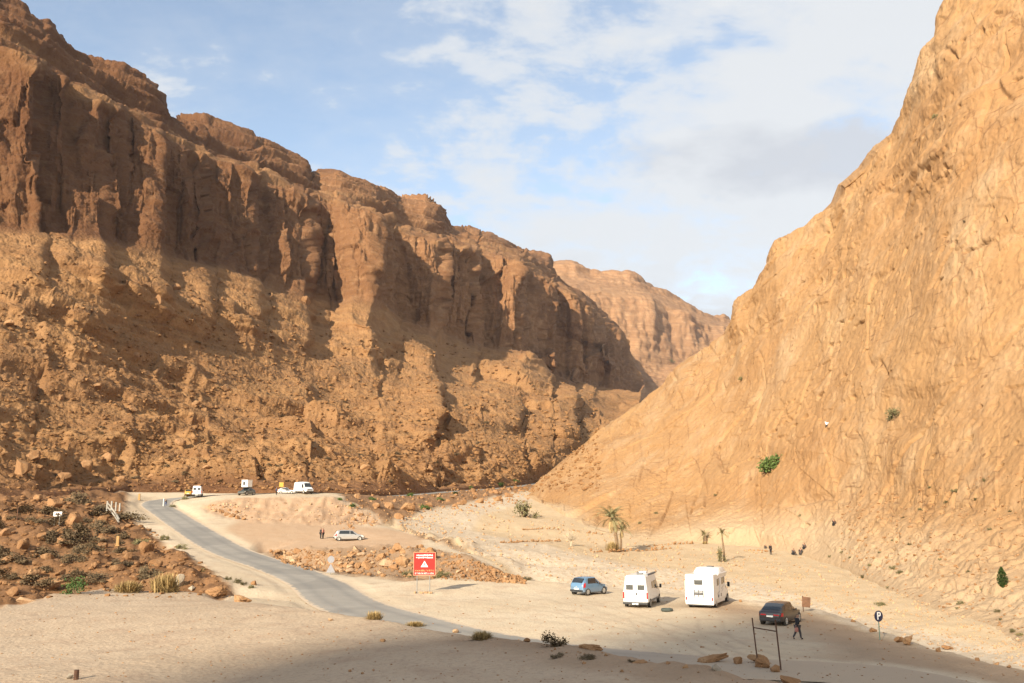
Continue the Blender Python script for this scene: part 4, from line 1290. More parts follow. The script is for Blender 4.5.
def scree_pix(r):
    x = r.uniform(840, 1024); t = r.random()
    return x, np.interp(x, [840, 1024], [500, 470]) + t * (np.interp(x, [840, 900, 1024], [562, 592, 642]) - np.interp(x, [840, 1024], [500, 470]))
rubble('scree', scree_pix, 1600, .6, 5.0, M['boulder'], 27)

# ------------------------------------------------------------------ plants
def leaf_mesh(name, seed, mat, n=260, shape='dome', leaf=.10, sub=0):
    """a shrub of unit radius: clumped leaf blades through a dome"""
    r = random.Random(seed); mb = MB()
    cl = []
    for k in range(9 if shape != 'tuft' else 5):
        a = r.uniform(0, 6.28); e = r.uniform(.05, 1.25); q = r.uniform(.45, .85)
        cl.append(Vector((math.cos(a) * math.cos(e) * q, math.sin(a) * math.cos(e) * q, math.sin(e) * q)))
    for k in range(n):
        if shape == 'tuft':                                   # straw: blades fanning from the root
            a = r.uniform(0, 6.28); e = r.uniform(.25, 1.45); L = r.uniform(.55, 1.0)
            d = Vector((math.cos(a) * math.cos(e), math.sin(a) * math.cos(e), math.sin(e)))
            root = Vector((r.gauss(0, .22), r.gauss(0, .22), 0)); tip = root + d * L + Vector((0, 0, -.15 * L))
            sd = d.cross(Vector((0, 0, 1))).normalized() * .022
            mid = root.lerp(tip, .55) + Vector((0, 0, .08))
            mb.add([root - sd, root + sd, mid + sd * .9, mid - sd * .9, tip], [(0, 1, 2, 3), (3, 2, 4)])
        else:
            if shape == 'tear':
                h = r.random(); rad = math.sin(math.pi * h ** .75) * .55 + .05
                a = r.uniform(0, 6.28); q = r.random() ** .5 * rad
                c = Vector((math.cos(a) * q, math.sin(a) * q, h * 2.4))
            else:
                c = r.choice(cl) + Vector((r.gauss(0, .17), r.gauss(0, .17), r.gauss(0, .15)))
                c.z = abs(c.z)
            d = Vector((r.gauss(0, 1), r.gauss(0, 1), r.gauss(0, .8) + .4)).normalized()
            sd = d.orthogonal().normalized() * leaf * .38 * r.uniform(.7, 1.3)
            L = leaf * r.uniform(.8, 1.6)
            mb.add([c - d * L * .5, c + sd, c + d * L * .7, c - sd], [(0, 1, 2, 3)])
    return mb, cl


def shrub_proto(name, seed, mat, stem_mat=None, **kw):
    mb, cl = leaf_mesh(name, seed, mat, **kw)
    me_o = mb.build('foliage', mat)
    me = me_o.data; bpy.data.objects.remove(me_o)
    st = None
    if stem_mat is not None:
        sb = MB(); r = random.Random(seed)
        for c in cl:
            sb.tube([(0, 0, -.1), (c.x * .4, c.y * .4, c.z * .5), tuple(c)], [.05, .03, .012], 5)
        so = sb.build('stem', stem_mat); st = so.data; bpy.data.objects.remove(so)
    return me, st


PR = {'green': [shrub_proto('shrub', 1 + i, M['leaf_green'], M['bark'], n=700, leaf=.13) for i in range(2)],
      'bright': [shrub_proto('shrub', 5, M['leaf_bright'], M['bark'], n=520)],
      'olive': [shrub_proto('shrub', 11 + i, M['leaf_olive'], M['bark'], n=500, leaf=.13) for i in range(3)],
      'brown': [shrub_proto('shrub', 21 + i, M['leaf_brown'], M['bark'], n=900, leaf=.12) for i in range(2)],
      'scrub': [shrub_proto('shrub', 51 + i, M['leaf_scrub'], M['bark'], n=700, leaf=.13) for i in range(3)],
      'straw': [shrub_proto('tuft', 31 + i, M['leaf_dry'], None, n=900, shape='tuft') for i in range(3)],
      'tear': [shrub_proto('shrub', 41, M['leaf_bright'], None, n=2200, shape='tear', leaf=.13)]}


def shrub(kind, px, py, w, label, group=None, h=1.0, name='shrub', cat='shrub', up=.0):
    p, n = hit(px, py)
    if p is None: return
    r = span(w, p) * .5
    me, st = rnd.choice(PR[kind])
    t = thing(name, label, cat, p + Vector((0, 0, -.06 * r)), rnd.uniform(0, 6.28), group)
    t.scale = (r, r, r * h)
    link(bpy.data.objects.new('foliage', me), t)
    if st: link(bpy.data.objects.new('stem', st), t)
    return t


for q in SCRUB:
    shrub('scrub', *q)
shrub('bright', 75, 594, 29, 'round fresh green bush at the sandy lip left of the straw bushes', h=1.15)
shrub('straw', 165, 591.5, 40, 'large straw coloured bush at the sandy lip beside the grey rock', h=1.25)
shrub('straw', 128, 592, 36, 'wide low straw bush in the gully right of the green bush', h=.9)
shrub('brown', 150, 578, 30, 'dark brown twiggy bush on the bank above the straw bushes', h=.9)
shrub('olive', 142, 546, 20, 'grey green bush on the gully rim below the road bend', h=.8)
shrub('olive', 165, 540, 13, 'olive bush beside the road shoulder below the bend', h=.8)
shrub('olive', 182, 549, 14, 'dark olive bush on the road shoulder with a long shadow', h=.8)
shrub('brown', 127, 520, 34, 'dark scrub hiding the slope below the white concrete rail', h=.5)
shrub('brown', 100, 512, 22, 'dark scrub on the left of the white concrete rail', h=.7)
for (x, y, w_) in [(203, 571, 8), (228, 580, 9), (237, 583, 12), (243, 585, 9), (251, 588, 8)]:
    shrub('olive', x, y, w_, 'small olive tuft on the stony shoulder of the near road', 'tufts on the road shoulder', .8)
shrub('straw', 374, 619, 23, 'straw tuft on the crest above the road, farthest up the line of tufts', name='grass_tuft', cat='grass tuft', h=.95)
shrub('straw', 415, 626, 25, 'second straw tuft along the crest, wide and low', name='grass_tuft', cat='grass tuft', h=.55)
shrub('straw', 482, 639, 30, 'brown straw tuft on the crest where the road disappears', name='grass_tuft', cat='grass tuft', h=.75)
shrub('brown', 553, 646, 30, 'dark brown twiggy bush on the crest of the shaded ledge', h=1.0)
shrub('brown', 558, 657, 14, 'small dark cushion plant below the twiggy bush on the ledge', h=.7)
shrub('brown', 589, 659, 19, 'wide dark cushion plant in front of the long flat slab', h=.55)
shrub('brown', 631, 662, 9, 'tiny dark tuft beside the flat brown stone', h=.7)
shrub('olive', 185, 499.5, 9, 'little green bush at the end of the bank below the white van', h=.8)
shrub('olive', 172, 507, 8, 'low pale green bush on the road edge at the bend', h=.7)
shrub('olive', 524, 517, 27, 'dense green bush at the foot of the right cliff beside the river bed', h=1.35)
shrub('green', 771, 471, 28, 'bright dark green bush growing out of the right cliff face', h=1.3)
shrub('olive', 895, 418, 24, 'olive bush clinging to the right cliff face', h=1.0)
shrub('olive', 936, 118, 9, 'small bush high on the right cliff near its skyline', h=1.2)
shrub('tear', 1003, 587, 17, 'tall tear shaped bright green plant on the rocky slope', h=.95)
shrub('olive', 671, 362, 8, 'small bush on the low shoulder of the right cliff skyline', h=1.0)
shrub('olive', 742, 380, 8, 'pale bush on the upper part of the low cliff shoulder', h=1.0)
shrub('brown', 965, 222, 6, 'tiny dark bush alone on the upper right cliff', h=.9)
shrub('olive', 656, 514, 5, 'small round green bush low on the cliff right of the palm', h=1.1)
shrub('olive', 716, 496, 6, 'grey green bush on the bare face above the two small palms', h=1.0)
shrub('olive', 640, 524, 4.5, 'faint grey bush on the cliff just right of the palm crown', h=1.3)
shrub('olive', 880, 605, 14, 'pale yellow green bush in the river bed beyond the lot', h=.5)
for (x, y, w_) in [(862, 578, 9), (870, 566, 6), (893, 569, 9), (900, 573, 8), (909, 545, 6), (893, 541, 5), (955, 492, 9), (946, 503, 7), (920, 510, 6), (975, 500, 7), (990, 530, 6), (960, 604, 9), (957, 609, 6), (997, 612, 8), (1000, 620, 6), (1013, 632, 9),
                   (1020, 636, 9), (880, 553, 5), (850, 558, 5), (903, 518, 5), (930, 488, 6), (985, 481, 7), (1010, 512, 6), (940, 560, 5), (968, 572, 5), (982, 590, 5), (888, 588, 5), (830, 557, 5), (842, 553, 6), (800, 516, 5)]:
    shrub('olive', x, y, w_, 'small dry olive tuft scattered on the scree slope below the right cliff', 'tufts on the scree below the right cliff', .8)
for (x, y, w_) in [(425, 509, 14), (352, 507, 11), (372, 500, 10), (500, 486, 12), (470, 489, 10), (440, 500, 9), (410, 496, 10), (340, 500, 8), (455, 494, 8), (515, 482, 9)]:
    shrub('green', x, y, w_, 'dark green scrub bush on the slope between the far road and the river', 'scrub between the far road and the river', .7)
shrub('olive', 408, 577, 15, 'yellow green bush beside the left edge of the red sign', h=.9)
shrub('olive', 443, 577, 17, 'dark olive bush beside the right edge of the red sign', h=.8)
shrub('olive', 527, 580, 13, 'green tuft at the end of the rubble bank', h=.6)
for (x, y, w_) in [(135, 478, 8), (205, 462, 7), (90, 445, 7), (280, 466, 8), (330, 480, 7), (60, 428, 6), (310, 440, 6), (390, 482, 7), (240, 470, 6), (175, 482, 8), (250, 440, 5), (150, 420, 5), (20, 440, 7), (360, 455, 6), (405, 455, 6)]:
    shrub('brown', x, y, w_, 'dark thorny bush dotted on the lower part of the left slope', 'bushes dotted on the left slope', .7)


LB_ = 'dark thorny bush dotted on the lower part of the left slope'
for k in range(70):
    x = rnd.uniform(0, 520); lo = 488; hi_ = np.interp(x, [0, 100, 200, 300, 400, 520], [300, 310, 335, 360, 385, 405])
    shrub('scrub', x, hi_ + (lo - hi_) * rnd.random() ** .6, rnd.uniform(3.5, 8), LB_, 'bushes dotted on the left slope', rnd.uniform(.6, .9))


def palm(px, py, hpx, crown_px, label, fronds=34, lean=(0, 0), seed=1, trunk_r=.2, dead=True):
    p, n = hit(px, py)
    H = span(hpx, p); CR = span(crown_px, p)
    r = random.Random(seed)
    t = thing('palm_tree', label, 'palm tree', p + Vector((0, 0, -.1)))
    tb = MB(); pts, rad = [], []
    for k in range(15):
        f = k / 14
        pts.append((lean[0] * H * f * f + .05 * math.sin(f * 5), lean[1] * H * f * f, H * f)); rad.append(trunk_r * (1.25 - .45 * f) * (1 + .14 * (k % 2)))
    tb.tube(pts, rad, 10); tb.build('trunk', M['bark'], t)
    top_ = Vector(pts[-1])

    def frond_set(n, e0, e1, L0, L1, mb):
        for k in range(n):
            a = r.uniform(0, 6.28); e = r.uniform(e0, e1); L = CR * r.uniform(L0, L1)
            dirh = Vector((math.cos(a), math.sin(a), 0)); q = top_.copy(); ang = e; prev = q.copy(); m = 11
            for i in range(m):
                f = i / (m - 1)
                stepv = dirh * math.cos(ang) + Vector((0, 0, math.sin(ang)))
                q2 = q + stepv * (L / m); ang -= .085 + .07 * f
                sd = stepv.cross(Vector((0, 0, 1))).normalized()
                wd = .028 * CR * (1 - .6 * f)
                mb.add([q - sd * wd * .4, q + sd * wd * .4, q2 + sd * wd * .3, q2 - sd * wd * .3], [(0, 1, 2, 3)])
                if i > 0:
                    for sgn in (-1, 1):
                        for j in range(2):
                            b = q.lerp(q2, j * .5); ll = L * .26 * (1 - .5 * f) * r.uniform(.8, 1.1)
                            tip = b + (sd * sgn * .8 + stepv * .7 + Vector((0, 0, r.uniform(-.35, .05)))).normalized() * ll
                            w2 = stepv * .035 * CR
                            mb.add([b - w2 * .5, b + w2 * .5, tip], [(0, 1, 2)])
                q = q2
    fb = MB(); frond_set(fronds, -.15, 1.35, .85, 1.15, fb)
    crown = fb.build('crown', M['palm_leaf'], t)
    if dead:
        db = MB(); frond_set(max(5, fronds // 4), -1.1, -.5, .6, .85, db); db.build('dead_fronds', M['palm_dead'], t)
    return t


palm(617, 551, 32, 20, 'tall date palm with a wide spiky crown in the river bed', 40, (-.14, .0), 3, .24)
palm(620.5, 551.5, 21, 12, 'shorter leaning palm close against the tall date palm', 22, (.1, .05), 4, .17)
shrub('straw', 612, 551, 17, 'clump of young palm shoots at the foot of the tall date palm', h=1.6)
palm(705, 543, 8, 9.5, 'squat little palm with a dry skirt at the cliff foot', 22, (0, 0), 5, .3)
palm(724, 561, 27, 9, 'thin young palm with a small dark crown beside a dry clump', 22, (-.03, 0), 6, .12, dead=False)
shrub('olive', 721, 562, 10, 'dry yellow clump at the foot of the thin young palm', h=3.2)
shrub('straw', 705, 544, 7, 'dry skirt of old fronds under the squat palm', h=1.1)
# bare pale tree in the river bed
p, n = hit(571, 546)
t = thing('bare_tree', 'pale leafless tree in the river bed left of the tall palm', 'tree', p)
tb, cb = MB(), MB(); H = span(17, p)
tb.tube([(0, 0, -.1), (.05, 0, H * .2), (.02, .05, H * .42)], [.12, .09, .06], 7)
tb.build('trunk', M['twig_pale'], t)
for k in range(70):
    a = rnd.uniform(0, 6.28); e = rnd.uniform(.2, 1.4); L = H * rnd.uniform(.35, .62)
    d0 = Vector((math.cos(a) * math.cos(e), math.sin(a) * math.cos(e), math.sin(e)))
    s0 = Vector((0, 0, H * rnd.uniform(.2, .42))); q = s0 + d0 * L * .5
    cb.tube([s0, q, q + (d0 + Vector((rnd.gauss(0, .4), rnd.gauss(0, .4), .3))).normalized() * L * .5], [.03, .018, .006], 4)
    for j in range(2):
        cb.tube([q, q + (d0 + Vector((rnd.gauss(0, .6), rnd.gauss(0, .6), .2))).normalized() * L * .45], [.014, .005], 3)
cb.build('crown', M['twig_pale'], t)

# low dry stone terraces across the river bed
def stone_wall(pix, label, hgt=.45):
    pts = [hit(*q)[0] for q in pix]
    w = resample([tuple(q) for q in pts], .42)
    c = sum(w, Vector()) / len(w); mb = MB()
    bm = bmesh.new(); bmesh.ops.create_icosphere(bm, subdivisions=1, radius=1); bv = [v.co.copy() for v in bm.verts]; bf = [[v.index for v in f.verts] for f in bm.faces]; bm.free()
    for q in w:
        if rnd.random() < .22: continue
        for lay in range(2 if rnd.random() < .4 else 1):
            r_ = hgt * rnd.uniform(.3, .6)
            o = q - c + Vector((rnd.uniform(-.15, .15), rnd.uniform(-.2, .2), r_ * .4 + lay * r_ * 1.1))
            mb.add([o + Vector((v.x * r_ * rnd.uniform(.8, 1.3), v.y * r_ * rnd.uniform(.7, 1.1), v.z * r_ * rnd.uniform(.6, 1))) for v in bv], bf)
    o = mb.build('stone_wall', M['boulder'], loc=c)
    return tag(o, label, 'stone wall')


stone_wall([(523, 530), (545, 529), (572, 531), (596, 534)], 'line of loose stones across the river bed left of the tall palm', .4)
stone_wall([(592, 552), (608, 552.5), (640, 551.5), (672, 548.5)], 'line of loose stones at the foot of the tall palm')
stone_wall([(648, 547), (675, 544.5), (698, 543.5)], 'short row of stones between the tall palm and the squat palm', .4)
stone_wall([(745, 551), (760, 551), (772, 552)], 'row of dark stones on the ground left of the seated people', .4)
stone_wall([(500, 543), (530, 542), (560, 541)], 'low stone edging on the pale river bed beyond the rubble bank', .35)

# ------------------------------------------------------------------ vehicles.  x to the right, y forward, z up; origin on the ground under the middle
class Body:
    def __init__(s, st):
        """stations: (y, sill z, belt z, roof z, half width, roof half width)"""
        s.st = np.array(st, float)
    def prof(s, y):
        a = s.st
        return [np.interp(y, a[:, 0], a[:, k]) for k in range(1, 6)]
    def pt(s, y, v):
        zs, zb, zr, w, wr = s.prof(y)
        ring = [(0, zs), (.86 * w, zs), (.985 * w, zs + .12 * (zb - zs)), (w, zs + .55 * (zb - zs)), (.972 * w, zb),
                (.972 * w + (wr - .972 * w) * .52, zb + .55 * (zr - zb)), (wr, zb + .93 * (zr - zb)), (wr * .84, zr), (0, zr + .02)]
        i = min(int(v), 7); f = v - i
        return Vector((ring[i][0] + (ring[i + 1][0] - ring[i][0]) * f, y, ring[i][1] + (ring[i + 1][1] - ring[i][1]) * f))
    def mesh(s, name, mat, parent, ny=46):
        y0, y1 = s.st[0, 0], s.st[-1, 0]
        ys = sorted(set([round(float(y), 4) for y in s.st[:, 0]] + [round(float(y), 4) for y in np.linspace(y0, y1, ny)]))
        vs_ = [0, 1, 1.5, 2, 2.5, 3, 3.5, 4, 4.5, 5, 5.5, 6, 6.5, 7, 7.5, 8]
        mb = MB(); n = len(vs_)
        V, Fc = [], []
        for y in ys:
            ringp = [s.pt(y, v) for v in vs_]
            V += ringp + [Vector((-p.x, p.y, p.z)) for p in ringp[1:-1][::-1]]
        m = 2 * n - 2
        for i in range(len(ys) - 1):
            for k in range(m):
                k2 = (k + 1) % m
                Fc.append((i * m + k, i * m + k2, (i + 1) * m + k2, (i + 1) * m + k)[::-1])
        Fc.append(tuple(range(m))); Fc.append(tuple(range((len(ys) - 1) * m, len(ys) * m))[::-1])
        mb.add(V, Fc)
        o = mb.build(name, mat, parent, True)
        bm = bmesh.new(); bm.from_mesh(o.data); bmesh.ops.recalc_face_normals(bm, faces=bm.faces)
        for e in bm.edges:
            if len(e.link_faces) == 2 and e.calc_face_angle(0) > .75: e.smooth = False
        bm.to_mesh(o.data); bm.free()
        return o
    def patch(s, corners, name, mat, parent, side=1, off=.008, n=8):
        """corners (y, v) x4 round the patch, laid a little proud of the body"""
        mb = MB(); (a, b, c, d) = corners; P_ = []
        for i in range(n + 1):
            for j in range(n + 1):
                u, w_ = i / n, j / n
                y = (a[0] * (1 - u) + b[0] * u) * (1 - w_) + (d[0] * (1 - u) + c[0] * u) * w_
                v = (a[1] * (1 - u) + b[1] * u) * (1 - w_) + (d[1] * (1 - u) + c[1] * u) * w_
                e = 1e-3
                q = s.pt(y, v); tv = s.pt(y, min(v + e, 8)) - s.pt(y, max(v - e, 0)); ty = s.pt(y + e, v) - s.pt(y - e, v)
                nn = ty.cross(tv)
                if nn.length > 1e-12: nn.normalize()
                if nn.x < -1e-6 or (abs(nn.x) < .3 and nn.z < 0): nn = -nn
                q = q + nn * off
                P_.append((q.x * side, q.y, q.z))
        fs = []
        for i in range(n):
            for j in range(n):
                k = i * (n + 1) + j
                fs.append((k, k + n + 1, k + n + 2, k + 1))
        mb.add(P_, fs)
        return mb.build(name, mat, parent, True)
    def top_patch(s, y0, y1, v0, name, mat, parent, off=.008, n=8):
        """a window right across the top surface (windscreen or tailgate glass)"""
        mb = MB(); P_ = []
        for i in range(n + 1):
            y = y0 + (y1 - y0) * i / n
            for j in range(2 * n + 1):
                f = j / n - 1
                q = s.pt(y, 8 - (8 - v0) * abs(f)); q.x *= (1 if f > 0 else -1)
                P_.append((q.x, q.y, q.z))
        fs = []
        m = 2 * n + 1
        for i in range(n):
            for j in range(2 * n):
                k = i * m + j
                fs.append((k, k + 1, k + m + 1, k + m))
        # lift along the surface's own slope
        a, b = Vector(P_[n]), Vector(P_[n * m + n])
        sl = Vector((1, 0, 0)).cross(b - a).normalized()
        if sl.z < 0: sl = -sl
        mb.add([Vector(q) + sl * off for q in P_], fs)
        return mb.build(name, mat, parent, True)


def wheel(parent, x, y, r, w=.2, rim=True):
    sd = 1 if x > 0 else -1
    mb = MB(); mb.lathe((x, y, r), (sd, 0, 0), [(r * .6, -w), (r * .93, -w), (r, -w * .8), (r, -w * .2), (r * .93, 0), (r * .68, .0), (r * .64, -.02), (0.001, -.03)], 22)
    wh = mb.build('wheel', M['tyre'], parent, True)
    if rim:
        rb = MB(); rb.lathe((x, y, r), (sd, 0, 0), [(r * .66, .002), (r * .60, .012), (r * .55, -.01), (r * .2, .0), (.001, .01)], 22)
        for k in range(6):
            a = k * math.pi / 3
            rb.box(x + sd * .008, y + math.cos(a) * r * .36, r + math.sin(a) * r * .36, .02, r * .5, r * .13, 0, Matrix.Rotation(a, 4, 'X'))
        rb.build('rim', M['rim'], wh, True)
    return wh


def arch(parent, x, y, r):
    sd = 1 if x > 0 else -1
    mb = MB(); mb.lathe((x, y, r * .98), (sd, 0, 0), [(r * 1.17, .0), (r * 1.17, .006), (.001, .006)], 24)
    return mb.build('wheel_arch', M['plastic'], parent)


def wheels(t, hw, yr, yf, r, rim=True):
    for y in (yr, yf):
        for sd in (-1, 1):
            arch(t, sd * (hw - .012), y, r)
            wheel(t, sd * (hw + .012), y, r, .21, rim)


def add(mb, name, mat, t, sm=False): return mb.build(name, mat, t, sm)


def ground_at(px, py):
    p, n = hit(px, py)
    return p


def mirror(t, x, y, z, s=1.0):
    sd = 1 if x > 0 else -1
    mb = MB(); mb.box(x + sd * .12 * s, y, z, .14 * s, .10 * s, .26 * s, .03 * s); mb.box(x + sd * .03, y, z - .05 * s, .10 * s, .05, .05)
    add(mb, 'wing_mirror', M['plastic'], t)


def hatchback(t, L, W, H, mat, glass):
    hw, b, f = W / 2, -L / 2, L / 2
    zb = H * .615
    B = Body([(b, .34, zb * .92, zb * .94, hw * .80, hw * .70), (b + .05, .27, zb * .97, zb * 1.02, hw * .90, hw * .76), (b + .16, .24, zb, H * .78, hw * .96, hw * .78), (b + .42, .22, zb, H * .965, hw, hw * .80), (b + .9, .20, zb, H, hw, hw * .81),
              (0, .19, zb * .985, H * .995, hw, hw * .80), (f - 1.75, .19, zb * .97, H * .955, hw, hw * .78), (f - 1.25, .19, zb * .965, zb * 1.22, hw, hw * .80), (f - .98, .19, zb * .95, zb * .99, hw, hw * .84), (f - .45, .19, zb * .87, zb * .90, hw * .97, hw * .78), (f - .16, .2, zb * .74, zb * .78, hw * .90, hw * .68), (f, .26, zb * .58, zb * .60, hw * .72, hw * .55)])
    B.mesh('body', mat, t)
    B.top_patch(b + .10, b + .40, 6.35, 'rear_window', glass, t)
    B.top_patch(f - 1.70, f - 1.06, 6.25, 'windscreen', glass, t)
    for sd in (-1, 1):
        B.patch([(b + .62, 4.18), (-.02, 4.18), (-.02, 5.85), (b + .75, 5.85)], 'side_window', glass, t, sd)
        B.patch([(.06, 4.18), (f - 1.36, 4.18), (f - 1.72, 5.85), (.06, 5.85)], 'side_window', glass, t, sd)
        B.patch([(b + .06, 3.15), (b + .30, 3.3), (b + .36, 4.6), (b + .14, 4.6)], 'tail_lamp', M['red_light'], t, sd, .012, 5)
        B.patch([(f - .12, 3.2), (f - .52, 3.3), (f - .50, 3.95), (f - .22, 3.9)], 'headlight', M['clear_light'], t, sd, .01, 5)
        mb = MB()
        for yy in (b + 1.12 * L / 3.6, b + 2.0 * L / 3.6): mb.box(sd * (hw + .012), yy, zb * .88, .03, .16, .03, .008)
        add(mb, 'door_handle', mat, t)
        mirror(t, sd * hw * .97, f - 1.4, zb * 1.03, .7)
    mb = MB(); mb.box(0, b + .0, .40, W * .86, .14, .16, .04); add(mb, 'rear_bumper', M['plastic'], t)
    mb = MB(); mb.box(0, b - .02, .56, .50, .03, .12, .004); add(mb, 'number_plate', M['plate'], t)
    mb = MB(); mb.box(0, b - .015, .74, .14, .03, .06, .01); add(mb, 'badge', M['rim'], t)
    mb = MB(); mb.box(0, f - .06, .34, W * .62, .14, .16, .04); add(mb, 'grille', M['plastic'], t)
    wheels(t, hw, b + .62, f - .72, .30 * H / 1.5)
    return B


def saloon(t, L, W, H, mat, glass, suv=False):
    hw, b, f = W / 2, -L / 2, L / 2
    zb = H * (.63 if suv else .62); z0 = .26 if suv else .19
    B = Body([(b, .44, zb * .90, zb * .92, hw * .80, hw * .66), (b + .06, .32, zb * .97, zb * 1.0, hw * .90, hw * .70), (b + .22, z0 + .04, zb, zb * 1.08, hw * .97, hw * .72), (b + .62, z0, zb, H * .83, hw, hw * .74), (b + 1.15, z0, zb, H * .955, hw, hw * .77), (b + 1.9, z0, zb * .99, H, hw, hw * .79),
              (.25, z0, zb * .98, H * .99, hw, hw * .78), (f - 1.95, z0, zb * .97, H * .93, hw, hw * .77), (f - 1.32, z0, zb * .96, zb * 1.08, hw, hw * .82), (f - 1.15, z0, zb * .95, zb * .985, hw, hw * .84), (f - .5, z0, zb * .88, zb * .91, hw * .97, hw * .80), (f - .16, z0 + .02, zb * .76, zb * .8, hw * .90, hw * .70), (f, .32, zb * .6, zb * .62, hw * .74, hw * .55)])
    B.mesh('body', mat, t)
    B.top_patch(b + .30, b + 1.10, 6.25, 'rear_window', glass, t)
    B.top_patch(f - 1.90, f - 1.24, 6.25, 'windscreen', glass, t)
    for sd in (-1, 1):
        B.patch([(b + .75, 4.3), (-.12, 4.2), (-.12, 5.85), (b + 1.25, 5.75)], 'side_window', glass, t, sd)
        B.patch([(-.04, 4.2), (f - 1.50, 4.2), (f - 1.95, 5.8), (-.04, 5.85)], 'side_window', glass, t, sd)
        B.patch([(b + .03, 3.05), (b + .32, 3.15), (b + .34, 3.85), (b + .08, 3.85)], 'tail_lamp', M['red_light'], t, sd, .012, 5)
        B.patch([(f - .12, 3.2), (f - .55, 3.3), (f - .53, 3.9), (f - .22, 3.9)], 'headlight', M['clear_light'], t, sd, .01, 5)
        mb = MB()
        for yy in (b + 1.55, b + 2.55): mb.box(sd * (hw + .012), yy, zb * .88, .03, .18, .03, .008)
        add(mb, 'door_handle', mat, t)
        mirror(t, sd * hw * .97, f - 1.62, zb * 1.02, .7)
        mb = MB(); mb.box(sd * hw * .52, b - .012, zb * .80, hw * .44, .03, .09, .012); add(mb, 'lamp_bar', M['red_light'], t)
    mb = MB(); mb.box(0, b + .01, .40 if not suv else .46, W * .86, .14, .2, .05); add(mb, 'rear_bumper', M['plastic'], t)
    mb = MB(); mb.box(0, b - .025, zb * .70, .50, .03, .12, .004); add(mb, 'number_plate', M['plate'], t)
    mb = MB(); mb.box(0, f - .05, .42, W * .6, .14, .2, .04); add(mb, 'grille', M['plastic'], t)
    wheels(t, hw, b + .86, f - .84, .36 if suv else .31)
    return B


def panel_van(t, L, W, H, mat, glass, camper=True):
    hw, b, f = W / 2, -L / 2, L / 2; zb = 1.15
    z0 = .36
    B = Body([(b, z0 + .05, zb, H - .10, hw * .95, hw * .76), (b + .06, z0, zb, H - .02, hw, hw * .80), (b + .5, z0, zb, H, hw, hw * .83), (f - 2.1, z0, zb, H, hw, hw * .82), (f - 1.62, z0, zb, H * .965, hw, hw * .78), (f - 1.35, z0, zb * 1.0, H * .90, hw, hw * .77),
              (f - .72, z0, zb * .99, zb * 1.12, hw * .98, hw * .84), (f - .55, z0, zb * .95, zb * 1.0, hw * .97, hw * .82), (f - .12, z0 - .04, zb * .80, zb * .84, hw * .92, hw * .72), (f, z0, zb * .62, zb * .66, hw * .82, hw * .62)])
    B.mesh('body', mat, t)
    B.top_patch(f - 1.33, f - .76, 6.2, 'windscreen', glass, t)
    for sd in (-1, 1):
        B.patch([(f - 1.95, 4.1), (f - .98, 4.1), (f - 1.38, 5.3), (f - 1.95, 5.3)], 'cab_window', glass, t, sd)
        if camper:
            B.patch([(f - 3.0, 4.25), (f - 2.1, 4.25), (f - 2.1, 5.1), (f - 3.0, 5.1)], 'side_window', glass, t, sd)
            B.patch([(f - 3.9, 4.35), (f - 3.15, 4.35), (f - 3.15, 5.05), (f - 3.9, 5.05)], 'side_window', glass, t, sd)
        B.patch([(f - .10, 2.7), (f - .42, 2.9), (f - .46, 3.9), (f - .2, 3.9)], 'headlight', M['clear_light'], t, sd, .012, 5)
        mb = MB(); mb.box(sd * hw * .93, b - .01, 1.0, .13, .05, .52, .02); add(mb, 'tail_lamp', M['red_light'], t)
        mirror(t, sd * hw, f - 1.15, 1.42, 1.25)
        mb = MB(); mb.box(sd * (hw + .01), -.2, z0 + .17, .03, L * .5, .11, .012); add(mb, 'rubbing_strip', M['grey_plastic'], t)
        mb = MB(); mb.box(sd * hw * .455, b - .012, 1.62, hw * .56, .03, .42, .012); add(mb, 'rear_window', M['glass_grey'] if camper else glass, t)
    mb = MB(); mb.box(0, b - .03, z0 + .02, W * .98, .2, .2, .05); add(mb, 'rear_bumper', M['plastic'], t)
    mb = MB(); mb.box(0, b - .012, (H + z0) * .5, .014, .02, H - z0 - .4, 0); add(mb, 'door_gap', M['grey_plastic'], t)
    mb = MB(); mb.box(.10, b - .03, 1.12, .09, .05, .2, .015); add(mb, 'door_handle', M['plastic'], t)
    mb = MB(); mb.box(0, b - .13, z0 - .02, .5, .02, .12, .004); add(mb, 'number_plate', M['plate'], t)
    mb = MB(); mb.box(0, f - .03, .78, W * .62, .1, .24, .04); mb.box(0, f - .0, .46, W * .84, .16, .2, .05); add(mb, 'grille', M['plastic'], t)
    if camper:
        mb = MB(); mb.tube([(0, b - .2, z0 - .05), (0, b - .05, z0 - .05)], .04, 6); mb.tube([(-.35, b - .16, z0 - .12), (.35, b - .16, z0 - .12)], .03, 6); add(mb, 'tow_bar', M['plastic'], t)
        mb = MB(); mb.box(.05, .2, H + .10, .62, .72, .10, .03); add(mb, 'roof_vent', M['white'], t)
        mb = MB(); mb.box(.15, -1.7, H + .09, .5, .5, .10, .03); add(mb, 'roof_vent', M['grey_plastic'], t)
        mb = MB(); mb.box(hw * .74, -.1, H - .02, .16, 3.4, .13, .03); add(mb, 'awning', M['grey_plastic'], t)
        mb = MB(); mb.box(-hw * .3, 1.0, H + .055, .55, 1.3, .035, .01); add(mb, 'solar_panel', M['glass'], t)
    wheels(t, hw, b + 1.0, f - .95, .35)
    return B


def place(name, label, cat, px, py, a_deg, scale=1.0, group=None):
    p = ground_at(px, py)
    return thing(name, label, cat, p, -R(a_deg), group, scale)


